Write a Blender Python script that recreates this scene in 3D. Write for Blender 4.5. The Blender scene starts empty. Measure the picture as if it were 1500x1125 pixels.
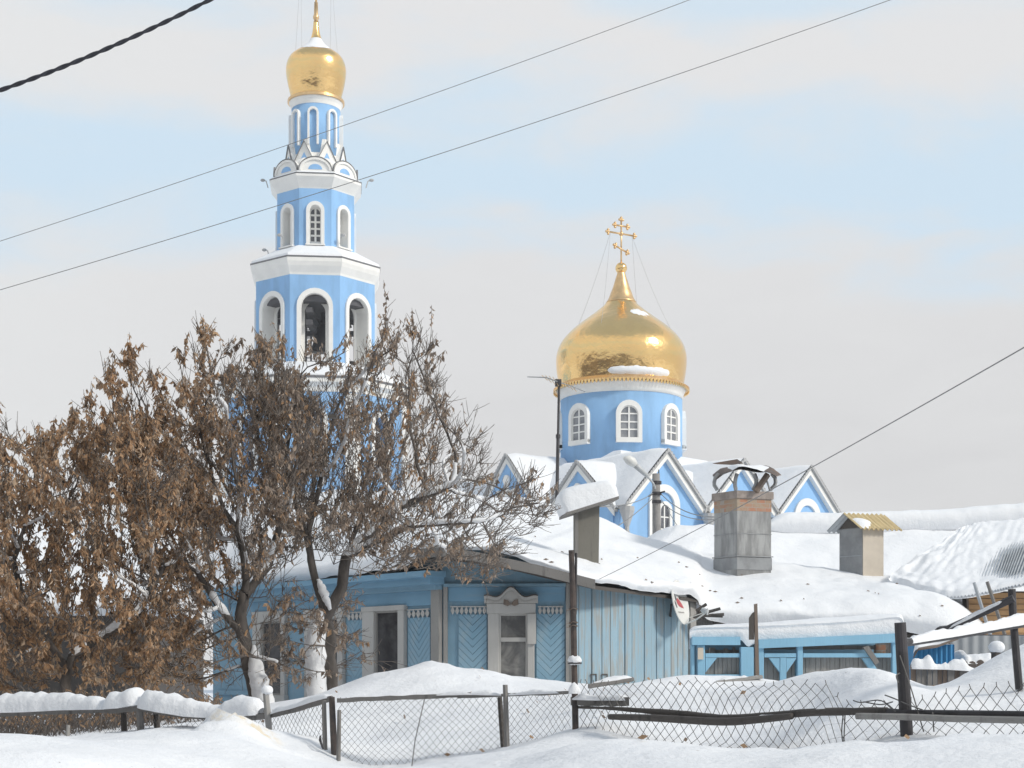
import bpy, math, random
import numpy as np
from mathutils import Vector, noise as mnoise
PI = math.pi
SC = bpy.context.scene
COL = SC.collection
F, CX, HY, ZC = 2300.0, 750.0, 985.0, 2.2

def P(px, py, D):                       # point seen at (px,py) of the 1500x1125 photo, D metres away
    return Vector(((px - CX) / F * D, D, ZC + (HY - py) / F * D))

# ------------------------------------------------------------------ camera / world / sun
cam_d = bpy.data.cameras.new("camera")
cam = bpy.data.objects.new("camera", cam_d); COL.objects.link(cam)
cam.location = (0, 0, ZC); cam.rotation_euler = (PI / 2, 0, 0)
cam_d.sensor_width = 36; cam_d.lens = 36 * F / 1500
cam_d.shift_y = (HY - 562.5) / 1500
cam_d.clip_start = .1; cam_d.clip_end = 6000
SC.camera = cam
SC.view_settings.view_transform = 'Standard'; SC.view_settings.look = 'None'
SC.view_settings.exposure = .15; SC.view_settings.gamma = 1

SUN = Vector((.74, -.40, .56)).normalized()
sl = bpy.data.lights.new("sun", 'SUN'); sl.energy = 2.2; sl.angle = math.radians(8); sl.color = (1, .94, .84)
so = bpy.data.objects.new("sun", sl); COL.objects.link(so); so.location = (30, -20, 40)
so.rotation_euler = (-SUN).to_track_quat('-Z', 'Y').to_euler()

W = bpy.data.worlds.new("World"); SC.world = W; W.use_nodes = True
nt = W.node_tree; nt.nodes.clear()
class G:                                # tiny node helper
    def __init__(s, t): s.t = t
    def n(s, ty, **kw):
        x = s.t.nodes.new(ty)
        for k, v in kw.items(): setattr(x, k, v)
        return x
    def l(s, a, b): s.t.links.new(a, b)
    def put(s, v, sock):
        if hasattr(v, 'is_output'): s.l(v, sock)
        else: sock.default_value = v
    def m(s, op, a, b=0.0, c=0.0, clamp=False):
        x = s.n('ShaderNodeMath', operation=op, use_clamp=clamp)
        s.put(a, x.inputs[0]); s.put(b, x.inputs[1]); s.put(c, x.inputs[2]); return x.outputs[0]
    def mix(s, f, a, b):
        x = s.n('ShaderNodeMix', data_type='RGBA')
        s.put(f, x.inputs[0]); s.put(a, x.inputs[6]); s.put(b, x.inputs[7]); return x.outputs[2]
    def ramp(s, f, p0, p1):
        x = s.n('ShaderNodeMapRange', clamp=True); x.interpolation_type = 'SMOOTHSTEP'
        s.put(f, x.inputs[0]); x.inputs[1].default_value = p0; x.inputs[2].default_value = p1; return x.outputs[0]
    def noise(s, vec, scale, det=4, rough=.55, dist=0):
        x = s.n('ShaderNodeTexNoise'); x.inputs['Scale'].default_value = scale; x.inputs['Detail'].default_value = det
        x.inputs['Roughness'].default_value = rough; x.inputs['Distortion'].default_value = dist
        if vec is not None: s.l(vec, x.inputs['Vector'])
        return x.outputs[0]
    def mapping(s, vec, scale=(1, 1, 1), rot=(0, 0, 0), loc=(0, 0, 0)):
        x = s.n('ShaderNodeMapping'); x.inputs['Scale'].default_value = scale; x.inputs['Rotation'].default_value = rot
        x.inputs['Location'].default_value = loc; s.l(vec, x.inputs['Vector']); return x.outputs[0]
g = G(nt)
sky = g.n('ShaderNodeTexSky'); sky.sky_type = 'NISHITA'; sky.sun_disc = False
sky.sun_elevation = math.asin(SUN.z); sky.sun_rotation = math.atan2(SUN.x, SUN.y)
sky.air_density = 1.0; sky.dust_density = 1.5; sky.ozone_density = 1.0
tc = g.n('ShaderNodeTexCoord')
sep = g.n('ShaderNodeSeparateXYZ'); g.l(tc.outputs['Generated'], sep.inputs[0])
az = g.m('ARCTAN2', sep.outputs[0], sep.outputs[1])
el = g.m('ARCSINE', sep.outputs[2])
cv = g.n('ShaderNodeCombineXYZ'); g.l(g.m('MULTIPLY', az, 3.0), cv.inputs[0]); g.l(g.m('MULTIPLY', el, 9.0), cv.inputs[1])
n1 = g.noise(cv.outputs[0], 1.6, 5, .5, .6)
n2 = g.noise(g.mapping(cv.outputs[0], loc=(7.3, 2.1, 0)), 3.2, 6, .55, .8)
wob = g.m('ADD', g.m('MULTIPLY', g.m('SUBTRACT', n1, .5), .13), g.m('MULTIPLY', g.m('SUBTRACT', n2, .5), .05))
e2 = g.m('ADD', el, wob)
# a thin blue gap between two cloud sheets, sloping with azimuth
line = g.m('ADD', .312, g.m('MULTIPLY', g.m('ABSOLUTE', g.m('ADD', az, .06)), -.06))
dist = g.m('ABSOLUTE', g.m('SUBTRACT', e2, line))
gap = g.m('SUBTRACT', 1.0, g.ramp(dist, .006, .062))
gap2 = g.m('MULTIPLY', g.ramp(e2, .375, .425), g.m('SUBTRACT', 1.0, g.ramp(e2, .50, .62)))
bl = g.m('MAXIMUM', gap, g.m('MULTIPLY', gap2, .8))
skyc = g.n('ShaderNodeMix', data_type='RGBA'); skyc.blend_type = 'MULTIPLY'; skyc.inputs[0].default_value = 1
g.l(sky.outputs[0], skyc.inputs[6]); skyc.inputs[7].default_value = (1, 1, 1, 1)
lowc = g.mix(g.ramp(el, .05, .36), (6.3, 6.32, 6.4, 1), (7.3, 7.32, 7.4, 1))
lowc = g.mix(g.m('MULTIPLY', g.ramp(az, -.1, -.33), .7), lowc, (7.45, 7.55, 7.6, 1))

cloud = g.mix(g.m('MULTIPLY', g.ramp(n2, .3, .7), .35), lowc, (7.3, 7.35, 7.4, 1))
blue = g.mix(.10, (6.3, 7.75, 8.95, 1), skyc.outputs[2])
colr = g.mix(bl, cloud, blue)
colr = g.mix(g.ramp(g.m('ADD', el, g.m('MULTIPLY', wob, 2.0)), .72, 1.0), colr, (3.9, 4.7, 5.7, 1))      # clear sky high overhead
bg = g.n('ShaderNodeBackground'); bg.inputs[1].default_value = .1
g.l(colr, bg.inputs[0])
wo = g.n('ShaderNodeOutputWorld'); g.l(bg.outputs[0], wo.inputs[0])

# ------------------------------------------------------------------ materials
MATS = {}
def newmat(name):
    m = bpy.data.materials.new(name); m.use_nodes = True
    gg = G(m.node_tree); b = m.node_tree.nodes['Principled BSDF']
    MATS[name] = m
    return m, gg, b
def obj_coord(gg): return gg.n('ShaderNodeTexCoord').outputs['Object']
def plain(name, c, rough=.6, var=.25, scale=3.0, stretch=(1, 1, 1), metal=0, bump=.0, bscale=30, c2=None, cut=(.35, .65), rot=(0, 0, 0)):
    m, gg, b = newmat(name)
    co = gg.mapping(obj_coord(gg), stretch, rot)
    n = gg.noise(co, scale, 5, .6)
    d = tuple(x * (1 - var) for x in c) if c2 is None else c2
    col = gg.mix(gg.ramp(n, cut[0], cut[1]), (*d, 1), (*c, 1))
    gg.l(col, b.inputs['Base Color']); b.inputs['Roughness'].default_value = rough; b.inputs['Metallic'].default_value = metal
    if bump:
        bn = gg.n('ShaderNodeBump'); bn.inputs['Strength'].default_value = bump; bn.inputs['Distance'].default_value = .02
        gg.l(gg.noise(co, bscale, 4, .6), bn.inputs['Height']); gg.l(bn.outputs[0], b.inputs['Normal'])
    return m
def snowmat(name, c=(.87, .885, .91), bump=.35):
    m, gg, b = newmat(name)
    co = obj_coord(gg)
    n = gg.noise(co, 1.3, 5, .6)
    gg.l(gg.mix(gg.ramp(n, .3, .7), (c[0] * .965, c[1] * .97, c[2] * .975, 1), (*c, 1)), b.inputs['Base Color'])
    b.inputs['Roughness'].default_value = .75; b.inputs['Specular IOR Level'].default_value = .25
    h = gg.m('ADD', gg.m('MULTIPLY', gg.noise(co, 3.5, 6, .6), 1.0), gg.m('MULTIPLY', gg.noise(co, 26, 4, .65), .22))
    bn = gg.n('ShaderNodeBump'); bn.inputs['Strength'].default_value = bump; bn.inputs['Distance'].default_value = .12
    gg.l(h, bn.inputs['Height']); gg.l(bn.outputs[0], b.inputs['Normal'])
    return m
snowmat('snow')
def groundmat():
    m, gg, b = newmat('ground snow')
    co = obj_coord(gg)
    n = gg.noise(co, .9, 6, .6)
    base = gg.mix(gg.ramp(n, .3, .7), (.83, .85, .885, 1), (.88, .893, .915, 1))
    # the yellow stain on the shovelled heap by the fence, and specks of debris
    sp = P(352, 1082, 12.2)
    d = gg.n('ShaderNodeVectorMath', operation='DISTANCE'); gg.l(co, d.inputs[0]); d.inputs[1].default_value = sp
    st = gg.m('MULTIPLY', gg.m('SUBTRACT', 1.0, gg.ramp(d.outputs['Value'], .10, .42)), gg.ramp(gg.noise(co, 9, 4, .6), .38, .62))
    base = gg.mix(gg.m('MULTIPLY', st, .75), base, (.76, .60, .33, 1))
    sk = gg.ramp(gg.noise(co, 23, 2, .5), .735, .76)
    base = gg.mix(gg.m('MULTIPLY', sk, .5), base, (.25, .21, .17, 1))
    gg.l(base, b.inputs['Base Color']); b.inputs['Roughness'].default_value = .75; b.inputs['Specular IOR Level'].default_value = .25
    h = gg.m('ADD', gg.noise(co, 2.2, 6, .6), gg.m('MULTIPLY', gg.noise(co, 17, 5, .65), .25))
    bn = gg.n('ShaderNodeBump'); bn.inputs['Strength'].default_value = .4; bn.inputs['Distance'].default_value = .12
    gg.l(h, bn.inputs['Height']); gg.l(bn.outputs[0], b.inputs['Normal'])
groundmat()
plain('church blue', (.285, .515, .82), .8, .19, 1.0, (1, 1, .28), bump=.12, bscale=9, cut=(.3, .6))
plain('church white', (.88, .87, .84), .75, .06, 1.5, bump=.06, bscale=12)
plain('church grey trim', (.46, .46, .46), .55, .15, 2)
plain('church dark edge', (.20, .20, .21), .5, .2, 3)
def goldmat():
    m, gg, b = newmat('gold')
    co = obj_coord(gg)
    wv = gg.n('ShaderNodeTexBrick'); wv.offset = .5
    wv.inputs['Scale'].default_value = 1.0; wv.inputs['Mortar Size'].default_value = .004
    sx = gg.n('ShaderNodeSeparateXYZ'); gg.l(co, sx.inputs[0])
    cx = gg.n('ShaderNodeCombineXYZ')
    ang = gg.m('ARCTAN2', sx.outputs[0], sx.outputs[1])
    # diagonal sheet seams
    gg.l(gg.m('ADD', gg.m('MULTIPLY', ang, 2.6), sx.outputs[2]), cx.inputs[0])
    gg.l(gg.m('SUBTRACT', sx.outputs[2], gg.m('MULTIPLY', ang, 2.6)), cx.inputs[1])
    gg.l(cx.outputs[0], wv.inputs['Vector'])
    wv.inputs['Brick Width'].default_value = .55; wv.inputs['Row Height'].default_value = .55
    wv.inputs['Color1'].default_value = (.98, .66, .28, 1); wv.inputs['Color2'].default_value = (.95, .63, .27, 1)
    wv.inputs['Mortar'].default_value = (.80, .56, .25, 1)
    gg.l(wv.outputs[0], b.inputs['Base Color'])
    b.inputs['Metallic'].default_value = 1; b.inputs['Roughness'].default_value = .2
    bn = gg.n('ShaderNodeBump'); bn.inputs['Strength'].default_value = .55; bn.inputs['Distance'].default_value = .07
    gg.l(gg.noise(co, 1.9, 3, .5), bn.inputs['Height']); gg.l(bn.outputs[0], b.inputs['Normal'])
goldmat()
plain('pale gold', (.85, .58, .30), .35, .15, 4, metal=.85)
plain('bell bronze', (.035, .036, .042), .5, .2, 4, metal=.3)
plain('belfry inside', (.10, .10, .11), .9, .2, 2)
def glassmat(name, c, c2, rough=.12):
    m, gg, b = newmat(name); co = obj_coord(gg)
    n = gg.noise(co, 2.5, 4, .6, .5)
    gg.l(gg.mix(gg.ramp(n, .35, .65), (*c, 1), (*c2, 1)), b.inputs['Base Color']); b.inputs['Roughness'].default_value = rough
    b.inputs['Specular IOR Level'].default_value = .5
glassmat('church glass', (.20, .21, .23), (.30, .31, .33), .3)
glassmat('dark church glass', (.07, .075, .09), (.13, .135, .15), .3)
glassmat('house glass', (.028, .029, .034), (.075, .075, .08))
glassmat('curtain glass', (.10, .10, .10), (.25, .245, .235), .2)
def paint(name, c, wear, c2, scale=(9, 9, .8), cut=(.55, .72), nb=16, rough=.75):     # weathered painted boards
    m, gg, b = newmat(name); co = obj_coord(gg)
    s = gg.mapping(co, scale)
    n = gg.noise(s, 1.6, 6, .65)
    big = gg.noise(co, 1.1, 4, .6)
    a = gg.mix(gg.ramp(big, .3, .7), (*[x * .86 for x in c], 1), (*c, 1))
    w = gg.m('MULTIPLY', gg.ramp(gg.m('ADD', n, gg.m('MULTIPLY', gg.m('SUBTRACT', big, .5), .5)), cut[0], cut[1]), wear)
    fl = gg.m('MULTIPLY', gg.ramp(gg.noise(gg.mapping(co, (30, 30, 12)), 1.6, 5, .7), .56, .68), wear * .8)
    gg.l(gg.mix(gg.m('MAXIMUM', w, fl), a, (*c2, 1)), b.inputs['Base Color']); b.inputs['Roughness'].default_value = rough
    bn = gg.n('ShaderNodeBump'); bn.inputs['Strength'].default_value = .4; bn.inputs['Distance'].default_value = .01
    gg.l(n, bn.inputs['Height']); gg.l(bn.outputs[0], b.inputs['Normal'])
    return m
paint('house blue', (.215, .37, .485), .45, (.30, .37, .41))
paint('cornice blue', (.19, .365, .51), .3, (.27, .36, .43), (1, 1, 9))
paint('worn blue boards', (.30, .445, .54), .9, (.31, .325, .32), cut=(.44, .62))
paint('window frame paint', (.50, .49, .47), .3, (.36, .35, .33))
paint('porch blue', (.27, .52, .70), .2, (.36, .50, .58))
paint('bright blue tin', (.05, .25, .50), .2, (.10, .24, .38))
paint('grey wood', (.215, .205, .195), .8, (.11, .105, .10))
paint('pale grey wood', (.33, .32, .305), .7, (.20, .19, .18))
paint('dark wood', (.085, .075, .068), .7, (.035, .032, .030))
paint('brown wood', (.20, .155, .125), .7, (.09, .075, .065))
paint('orange planks', (.55, .33, .16), .6, (.36, .20, .09), (.8, .8, 9))
paint('duct wood', (.19, .18, .155), .7, (.11, .105, .095))
def chevron():
    m, gg, b = newmat('chevron boards'); co = obj_coord(gg)
    sx = gg.n('ShaderNodeSeparateXYZ'); gg.l(co, sx.inputs[0])
    v = gg.m('ADD', gg.m('MULTIPLY', gg.m('ABSOLUTE', sx.outputs[0]), -1.0), sx.outputs[2])
    fr = gg.m('FRACT', gg.m('MULTIPLY', v, 8.0))
    seam = gg.m('SUBTRACT', 1.0, gg.ramp(gg.m('ABSOLUTE', gg.m('SUBTRACT', fr, .5)), .0, .09))
    idx = gg.m('FLOOR', gg.m('ADD', gg.m('MULTIPLY', v, 8.0), .5))
    wn = gg.n('ShaderNodeTexWhiteNoise', noise_dimensions='1D'); gg.l(idx, wn.inputs['W'])
    big = gg.noise(co, 2.2, 5, .65)
    a = gg.mix(wn.outputs['Value'], (.185, .335, .45, 1), (.26, .41, .515, 1))
    a = gg.mix(gg.m('MULTIPLY', gg.ramp(big, .5, .7), .55), a, (.34, .42, .46, 1))
    a = gg.mix(gg.m('MULTIPLY', seam, .55), a, (.10, .19, .27, 1))
    gg.l(a, b.inputs['Base Color']); b.inputs['Roughness'].default_value = .75
    bn = gg.n('ShaderNodeBump'); bn.inputs['Strength'].default_value = .8; bn.inputs['Distance'].default_value = .015
    gg.l(gg.m('SUBTRACT', 1.0, seam), bn.inputs['Height']); gg.l(bn.outputs[0], b.inputs['Normal'])
chevron()
def brickmat():
    m, gg, b = newmat('old brick'); co = obj_coord(gg)
    sx = gg.n('ShaderNodeSeparateXYZ'); gg.l(co, sx.inputs[0])
    c = gg.n('ShaderNodeCombineXYZ'); gg.l(gg.m('ADD', sx.outputs[0], gg.m('MULTIPLY', sx.outputs[1], .8)), c.inputs[0]); gg.l(sx.outputs[2], c.inputs[1])
    br = gg.n('ShaderNodeTexBrick'); gg.l(c.outputs[0], br.inputs['Vector']); br.inputs['Scale'].default_value = 1
    br.inputs['Brick Width'].default_value = .25; br.inputs['Row Height'].default_value = .085; br.inputs['Mortar Size'].default_value = .008
    br.inputs['Color1'].default_value = (.42, .19, .12, 1); br.inputs['Color2'].default_value = (.36, .25, .17, 1); br.inputs['Mortar'].default_value = (.35, .32, .29, 1)
    n = gg.noise(co, 5, 5, .65)
    gg.l(gg.mix(gg.ramp(n, .42, .62), br.outputs[0], (.36, .29, .22, 1)), b.inputs['Base Color']); b.inputs['Roughness'].default_value = .9
brickmat()
plain('grey plaster', (.38, .385, .385), .85, .42, 3.2, (1.6, 1.6, .35), bump=.4, bscale=9)
plain('mortar cap', (.36, .31, .28), .9, .3, 5, bump=.4, bscale=12)
plain('zinc sheet', (.33, .34, .35), .5, .25, 3, metal=.4)
plain('rusty tin', (.10, .085, .08), .7, .5, 4, c2=(.15, .10, .075))
plain('cream panel', (.62, .55, .46), .7, .1, 3)
plain('yellow slate', (.66, .53, .30), .8, .15, 4)
plain('grey asbestos', (.30, .31, .32), .85, .25, 3)
plain('slate grey', (.47, .50, .53), .85, .25, 2)
plain('dark pipe', (.055, .052, .058), .55, .4, 6, bump=.2, bscale=20)
plain('rusty pipe', (.10, .075, .065), .75, .5, 9, c2=(.045, .04, .04), bump=.3, bscale=30)
plain('wire', (.22, .22, .225), .5, .2, 10)
plain('mesh wire', (.16, .155, .15), .6, .3, 10)
plain('black cable', (.03, .032, .045), .5, .3, 30)
plain('concrete', (.33, .32, .31), .85, .25, 4, bump=.2)
plain('lamp grey', (.55, .57, .58), .45, .1, 3)
plain('dish white', (.76, .76, .73), .4, .1, 3)
plain('logo red', (.50, .09, .10), .5, .1)
plain('logo dark', (.10, .10, .11), .5, .1)
plain('logo grey', (.42, .40, .39), .5, .1)
plain('grey metal fence', (.34, .36, .38), .6, .15, 2)
plain('bark', (.125, .11, .10), .9, .5, 8, (1, 1, .35), bump=.8, bscale=14)
plain('twig bark', (.20, .172, .152), .9, .35, 5)
LEAF = []
for i, c in enumerate([(.58, .37, .215), (.45, .295, .18), (.70, .48, .30), (.29, .22, .17), (.60, .46, .33), (.50, .40, .32), (.38, .31, .26)]):
    m = plain('dead leaf %d' % i, c, .8, .25, 6)
    nt_ = m.node_tree; b_ = nt_.nodes['Principled BSDF']; tr = nt_.nodes.new('ShaderNodeBsdfTranslucent'); mx = nt_.nodes.new('ShaderNodeMixShader'); mx.inputs[0].default_value = .4
    nt_.links.new(b_.inputs['Base Color'].links[0].from_socket, tr.inputs[0]); nt_.links.new(b_.outputs[0], mx.inputs[1]); nt_.links.new(tr.outputs[0], mx.inputs[2]); nt_.links.new(mx.outputs[0], nt_.nodes['Material Output'].inputs[0])
    LEAF.append(m)
plain('unseen wood', (.16, .125, .095), .9, .4, .1)

# ------------------------------------------------------------------ mesh builder
class MB:
    def __init__(s): s.v = []; s.f = []; s.mi = []
    def add(s, vs, fs, mi=0):
        o = len(s.v); s.v += [tuple(p) for p in vs]
        s.f += [tuple(o + i for i in f) for f in fs]; s.mi += [mi] * len(fs)
    def hexa(s, p, mi=0):               # p: 4 bottom ccw, 4 top ccw
        s.add(p, [(3, 2, 1, 0), (4, 5, 6, 7), (0, 1, 5, 4), (1, 2, 6, 5), (2, 3, 7, 6), (3, 0, 4, 7)], mi)
    def fbox(s, fr, u0, u1, v0, v1, n0, n1, mi=0):
        s.hexa([fr(u0, v0, n1), fr(u1, v0, n1), fr(u1, v0, n0), fr(u0, v0, n0), fr(u0, v1, n1), fr(u1, v1, n1), fr(u1, v1, n0), fr(u0, v1, n0)], mi)
    def prism(s, fr, pts, n0, n1, mi=0):
        k = len(pts)
        vs = [fr(u, v, n1) for u, v in pts] + [fr(u, v, n0) for u, v in pts]
        fs = [tuple(range(k)), tuple(range(2 * k - 1, k - 1, -1))] + [(i, i + k, (i + 1) % k + k, (i + 1) % k) for i in range(k)]
        s.add(vs, fs, mi)
    def ring(s, fr, inner, outer, n0, n1, closed=False, mi=0):      # strip between two polylines, with depth
        k = len(inner)
        vs = []
        for (a, b) in zip(inner, outer):
            vs += [fr(*a, n1), fr(*b, n1), fr(*b, n0), fr(*a, n0)]
        fs = []
        for i in range(k if closed else k - 1):
            a = 4 * i; b = 4 * ((i + 1) % k)
            fs += [(a, a + 1, b + 1, b), (a + 1, a + 2, b + 2, b + 1), (a + 2, a + 3, b + 3, b + 2), (a + 3, a, b, b + 3)]
        if not closed: fs += [(0, 3, 2, 1), (4 * k - 4, 4 * k - 3, 4 * k - 2, 4 * k - 1)]
        s.add(vs, fs, mi)
    def tube(s, pts, rad, sides=8, caps=True, mi=0):
        pts = [Vector(p) for p in pts]; k = len(pts)
        if not hasattr(rad, '__len__'): rad = [rad] * k
        t0 = (pts[1] - pts[0]).normalized()
        up = Vector((0, 0, 1)) if abs(t0.z) < .9 else Vector((1, 0, 0))
        a = t0.cross(up).normalized()
        vs = []
        for i in range(k):
            t = (pts[min(i + 1, k - 1)] - pts[max(i - 1, 0)])
            if t.length < 1e-9: t = t0
            t = t.normalized()
            a = (a - t * a.dot(t))
            a = a.normalized() if a.length > 1e-6 else t.orthogonal().normalized()
            b = t.cross(a)
            for j in range(sides):
                th = 2 * PI * j / sides
                vs.append(pts[i] + (a * math.cos(th) + b * math.sin(th)) * rad[i])
        fs = [(i * sides + j, i * sides + (j + 1) % sides, (i + 1) * sides + (j + 1) % sides, (i + 1) * sides + j) for i in range(k - 1) for j in range(sides)]
        if caps: fs += [tuple(range(sides - 1, -1, -1)), tuple((k - 1) * sides + j for j in range(sides))]
        s.add(vs, fs, mi)
    def lathe(s, c, prof, seg=48, mi=0, fr=None):
        vs = []; k = len(prof)
        for r, z in prof:
            for j in range(seg):
                th = 2 * PI * j / seg
                vs.append(Vector((c[0] + r * math.cos(th), c[1] + r * math.sin(th), z)))
        fs = [(i * seg + j, i * seg + (j + 1) % seg, (i + 1) * seg + (j + 1) % seg, (i + 1) * seg + j) for i in range(k - 1) for j in range(seg)]
        fs += [tuple(range(seg - 1, -1, -1)), tuple((k - 1) * seg + j for j in range(seg))]
        s.add(vs, fs, mi)
    def sphere(s, c, r, seg=10, rings=6, sc=(1, 1, 1), jit=0, seed=0, mi=0):
        c = Vector(c); vs = [c + Vector((0, 0, -r * sc[2]))]
        rnd = random.Random(seed)
        for i in range(1, rings):
            ph = -PI / 2 + PI * i / rings
            for j in range(seg):
                th = 2 * PI * j / seg; q = r * (1 + jit * (rnd.random() - .5))
                vs.append(c + Vector((q * math.cos(ph) * math.cos(th) * sc[0], q * math.cos(ph) * math.sin(th) * sc[1], q * math.sin(ph) * sc[2])))
        vs.append(c + Vector((0, 0, r * sc[2]))); n = len(vs) - 1
        fs = [(0, 1 + (j + 1) % seg, 1 + j) for j in range(seg)]
        for i in range(rings - 2):
            a = 1 + i * seg
            fs += [(a + j, a + (j + 1) % seg, a + seg + (j + 1) % seg, a + seg + j) for j in range(seg)]
        a = 1 + (rings - 2) * seg
        fs += [(a + j, a + (j + 1) % seg, n) for j in range(seg)]
        s.add(vs, fs, mi)
    def grid(s, rows, mi=0):            # rows of points -> sheet
        k = len(rows[0]); vs = [p for r in rows for p in r]
        s.add(vs, [(i * k + j, i * k + j + 1, (i + 1) * k + j + 1, (i + 1) * k + j) for i in range(len(rows) - 1) for j in range(k - 1)], mi)
    def build(s, name, mat, parent=None, smooth=False, origin=None):
        me = bpy.data.meshes.new(name)
        base = Vector((0, 0, 0))
        if parent is not None: base = world_of(parent)
        if origin is None:
            if parent is None:
                a = np.array(s.v); lo = a.min(0); hi = a.max(0)
                origin = Vector(((lo[0] + hi[0]) / 2, (lo[1] + hi[1]) / 2, lo[2]))
            else: origin = base
        origin = Vector(origin)
        me.from_pydata([(p[0] - origin[0], p[1] - origin[1], p[2] - origin[2]) for p in s.v], [], s.f)
        mats = mat if isinstance(mat, (list, tuple)) else [mat]
        for m in mats: me.materials.append(MATS[m] if isinstance(m, str) else m)
        if len(mats) > 1: me.polygons.foreach_set('material_index', s.mi)
        if smooth: me.polygons.foreach_set('use_smooth', [True] * len(me.polygons))
        me.update()
        o = bpy.data.objects.new(name, me); COL.objects.link(o)
        if parent is not None: o.parent = parent; o.location = origin - base
        else: o.location = origin
        return o
def world_of(o):
    p = Vector((0, 0, 0))
    while o is not None: p = p + o.location; o = o.parent
    return p
def thing(name, label, cat, loc, group=None):
    o = bpy.data.objects.new(name, None); COL.objects.link(o); o.location = loc; o.empty_display_size = .2
    o['label'] = label; o['category'] = cat
    if group: o['group'] = group
    return o
def tag(o, label, cat, group=None):
    o['label'] = label; o['category'] = cat
    if group: o['group'] = group
    return o
def soften(o, w=.01, seg=2):
    b = o.modifiers.new('bevel', 'BEVEL'); b.width = w; b.segments = seg; b.limit_method = 'ANGLE'; return o

class Frame:                            # wall plane: u along, v up (world z), n outward
    def __init__(s, o, u, n=None):
        s.o = Vector(o); s.u = Vector(u).normalized()
        s.n = Vector(n).normalized() if n is not None else Vector((s.u.y, -s.u.x, 0)).normalized()
    def __call__(s, u, v, n=0.0): return s.o + s.u * u + Vector((0, 0, v)) + s.n * n
    def uv(s, px, py):                  # where the sight line through a photo pixel meets this wall
        d = Vector(((px - CX) / F, 1, (HY - py) / F)); e = Vector((0, 0, ZC))
        t = (s.o - e).dot(s.n) / d.dot(s.n); q = e + d * t - s.o
        return q.dot(s.u), q.z
def arch(hw, v0, v1, seg=12, u=0.0):    # outline: up the left jamb, round, down the right; v1 = crown
    r = hw; c = v1 - r
    return [(u - hw, v0)] + [(u - hw * math.cos(PI * i / seg), c + r * math.sin(PI * i / seg)) for i in range(seg + 1)] + [(u + hw, v0)]
def spline(xs, ts):                     # catmull-rom through list of values at integer params
    out = []
    n = len(xs)
    for t in ts:
        i = min(int(t), n - 2); f = t - i
        p0 = xs[max(i - 1, 0)]; p1 = xs[i]; p2 = xs[i + 1]; p3 = xs[min(i + 2, n - 1)]
        out.append(.5 * ((2 * p1) + (p2 - p0) * f + (2 * p0 - 5 * p1 + 4 * p2 - p3) * f * f + (3 * p1 - p0 - 3 * p2 + p3) * f ** 3))
    return out
def loft(rows, nu, nv, amp=.05, sc=1.2, seed=0, fade=True):
    """rows of equal-length lists of Vectors -> dense lumpy sheet"""
    dense = [[v for v in spline(r, [j * (len(r) - 1) / (nu - 1) for j in range(nu)])] for r in rows]
    cols = []
    for j in range(nu):
        c = [r[j] for r in dense]
        cols.append(spline(c, [i * (len(c) - 1) / (nv - 1) for i in range(nv)]))
    out = []
    for i in range(nv):
        row = []
        for j in range(nu):
            p = cols[j][i].copy()
            q = p * sc + Vector((seed * 7.1, 3.3, seed * 2.7))
            k = mnoise.fractal(q, 1.0, 2.0, 4)
            p.z += amp * (k - .9 * max(0, .22 - abs(mnoise.noise(q * .8 + Vector((5, 1, 3))))))
            p.y -= amp * .6 * mnoise.noise(q * 1.7)
            row.append(p)
        out.append(row)
    return out

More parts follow.
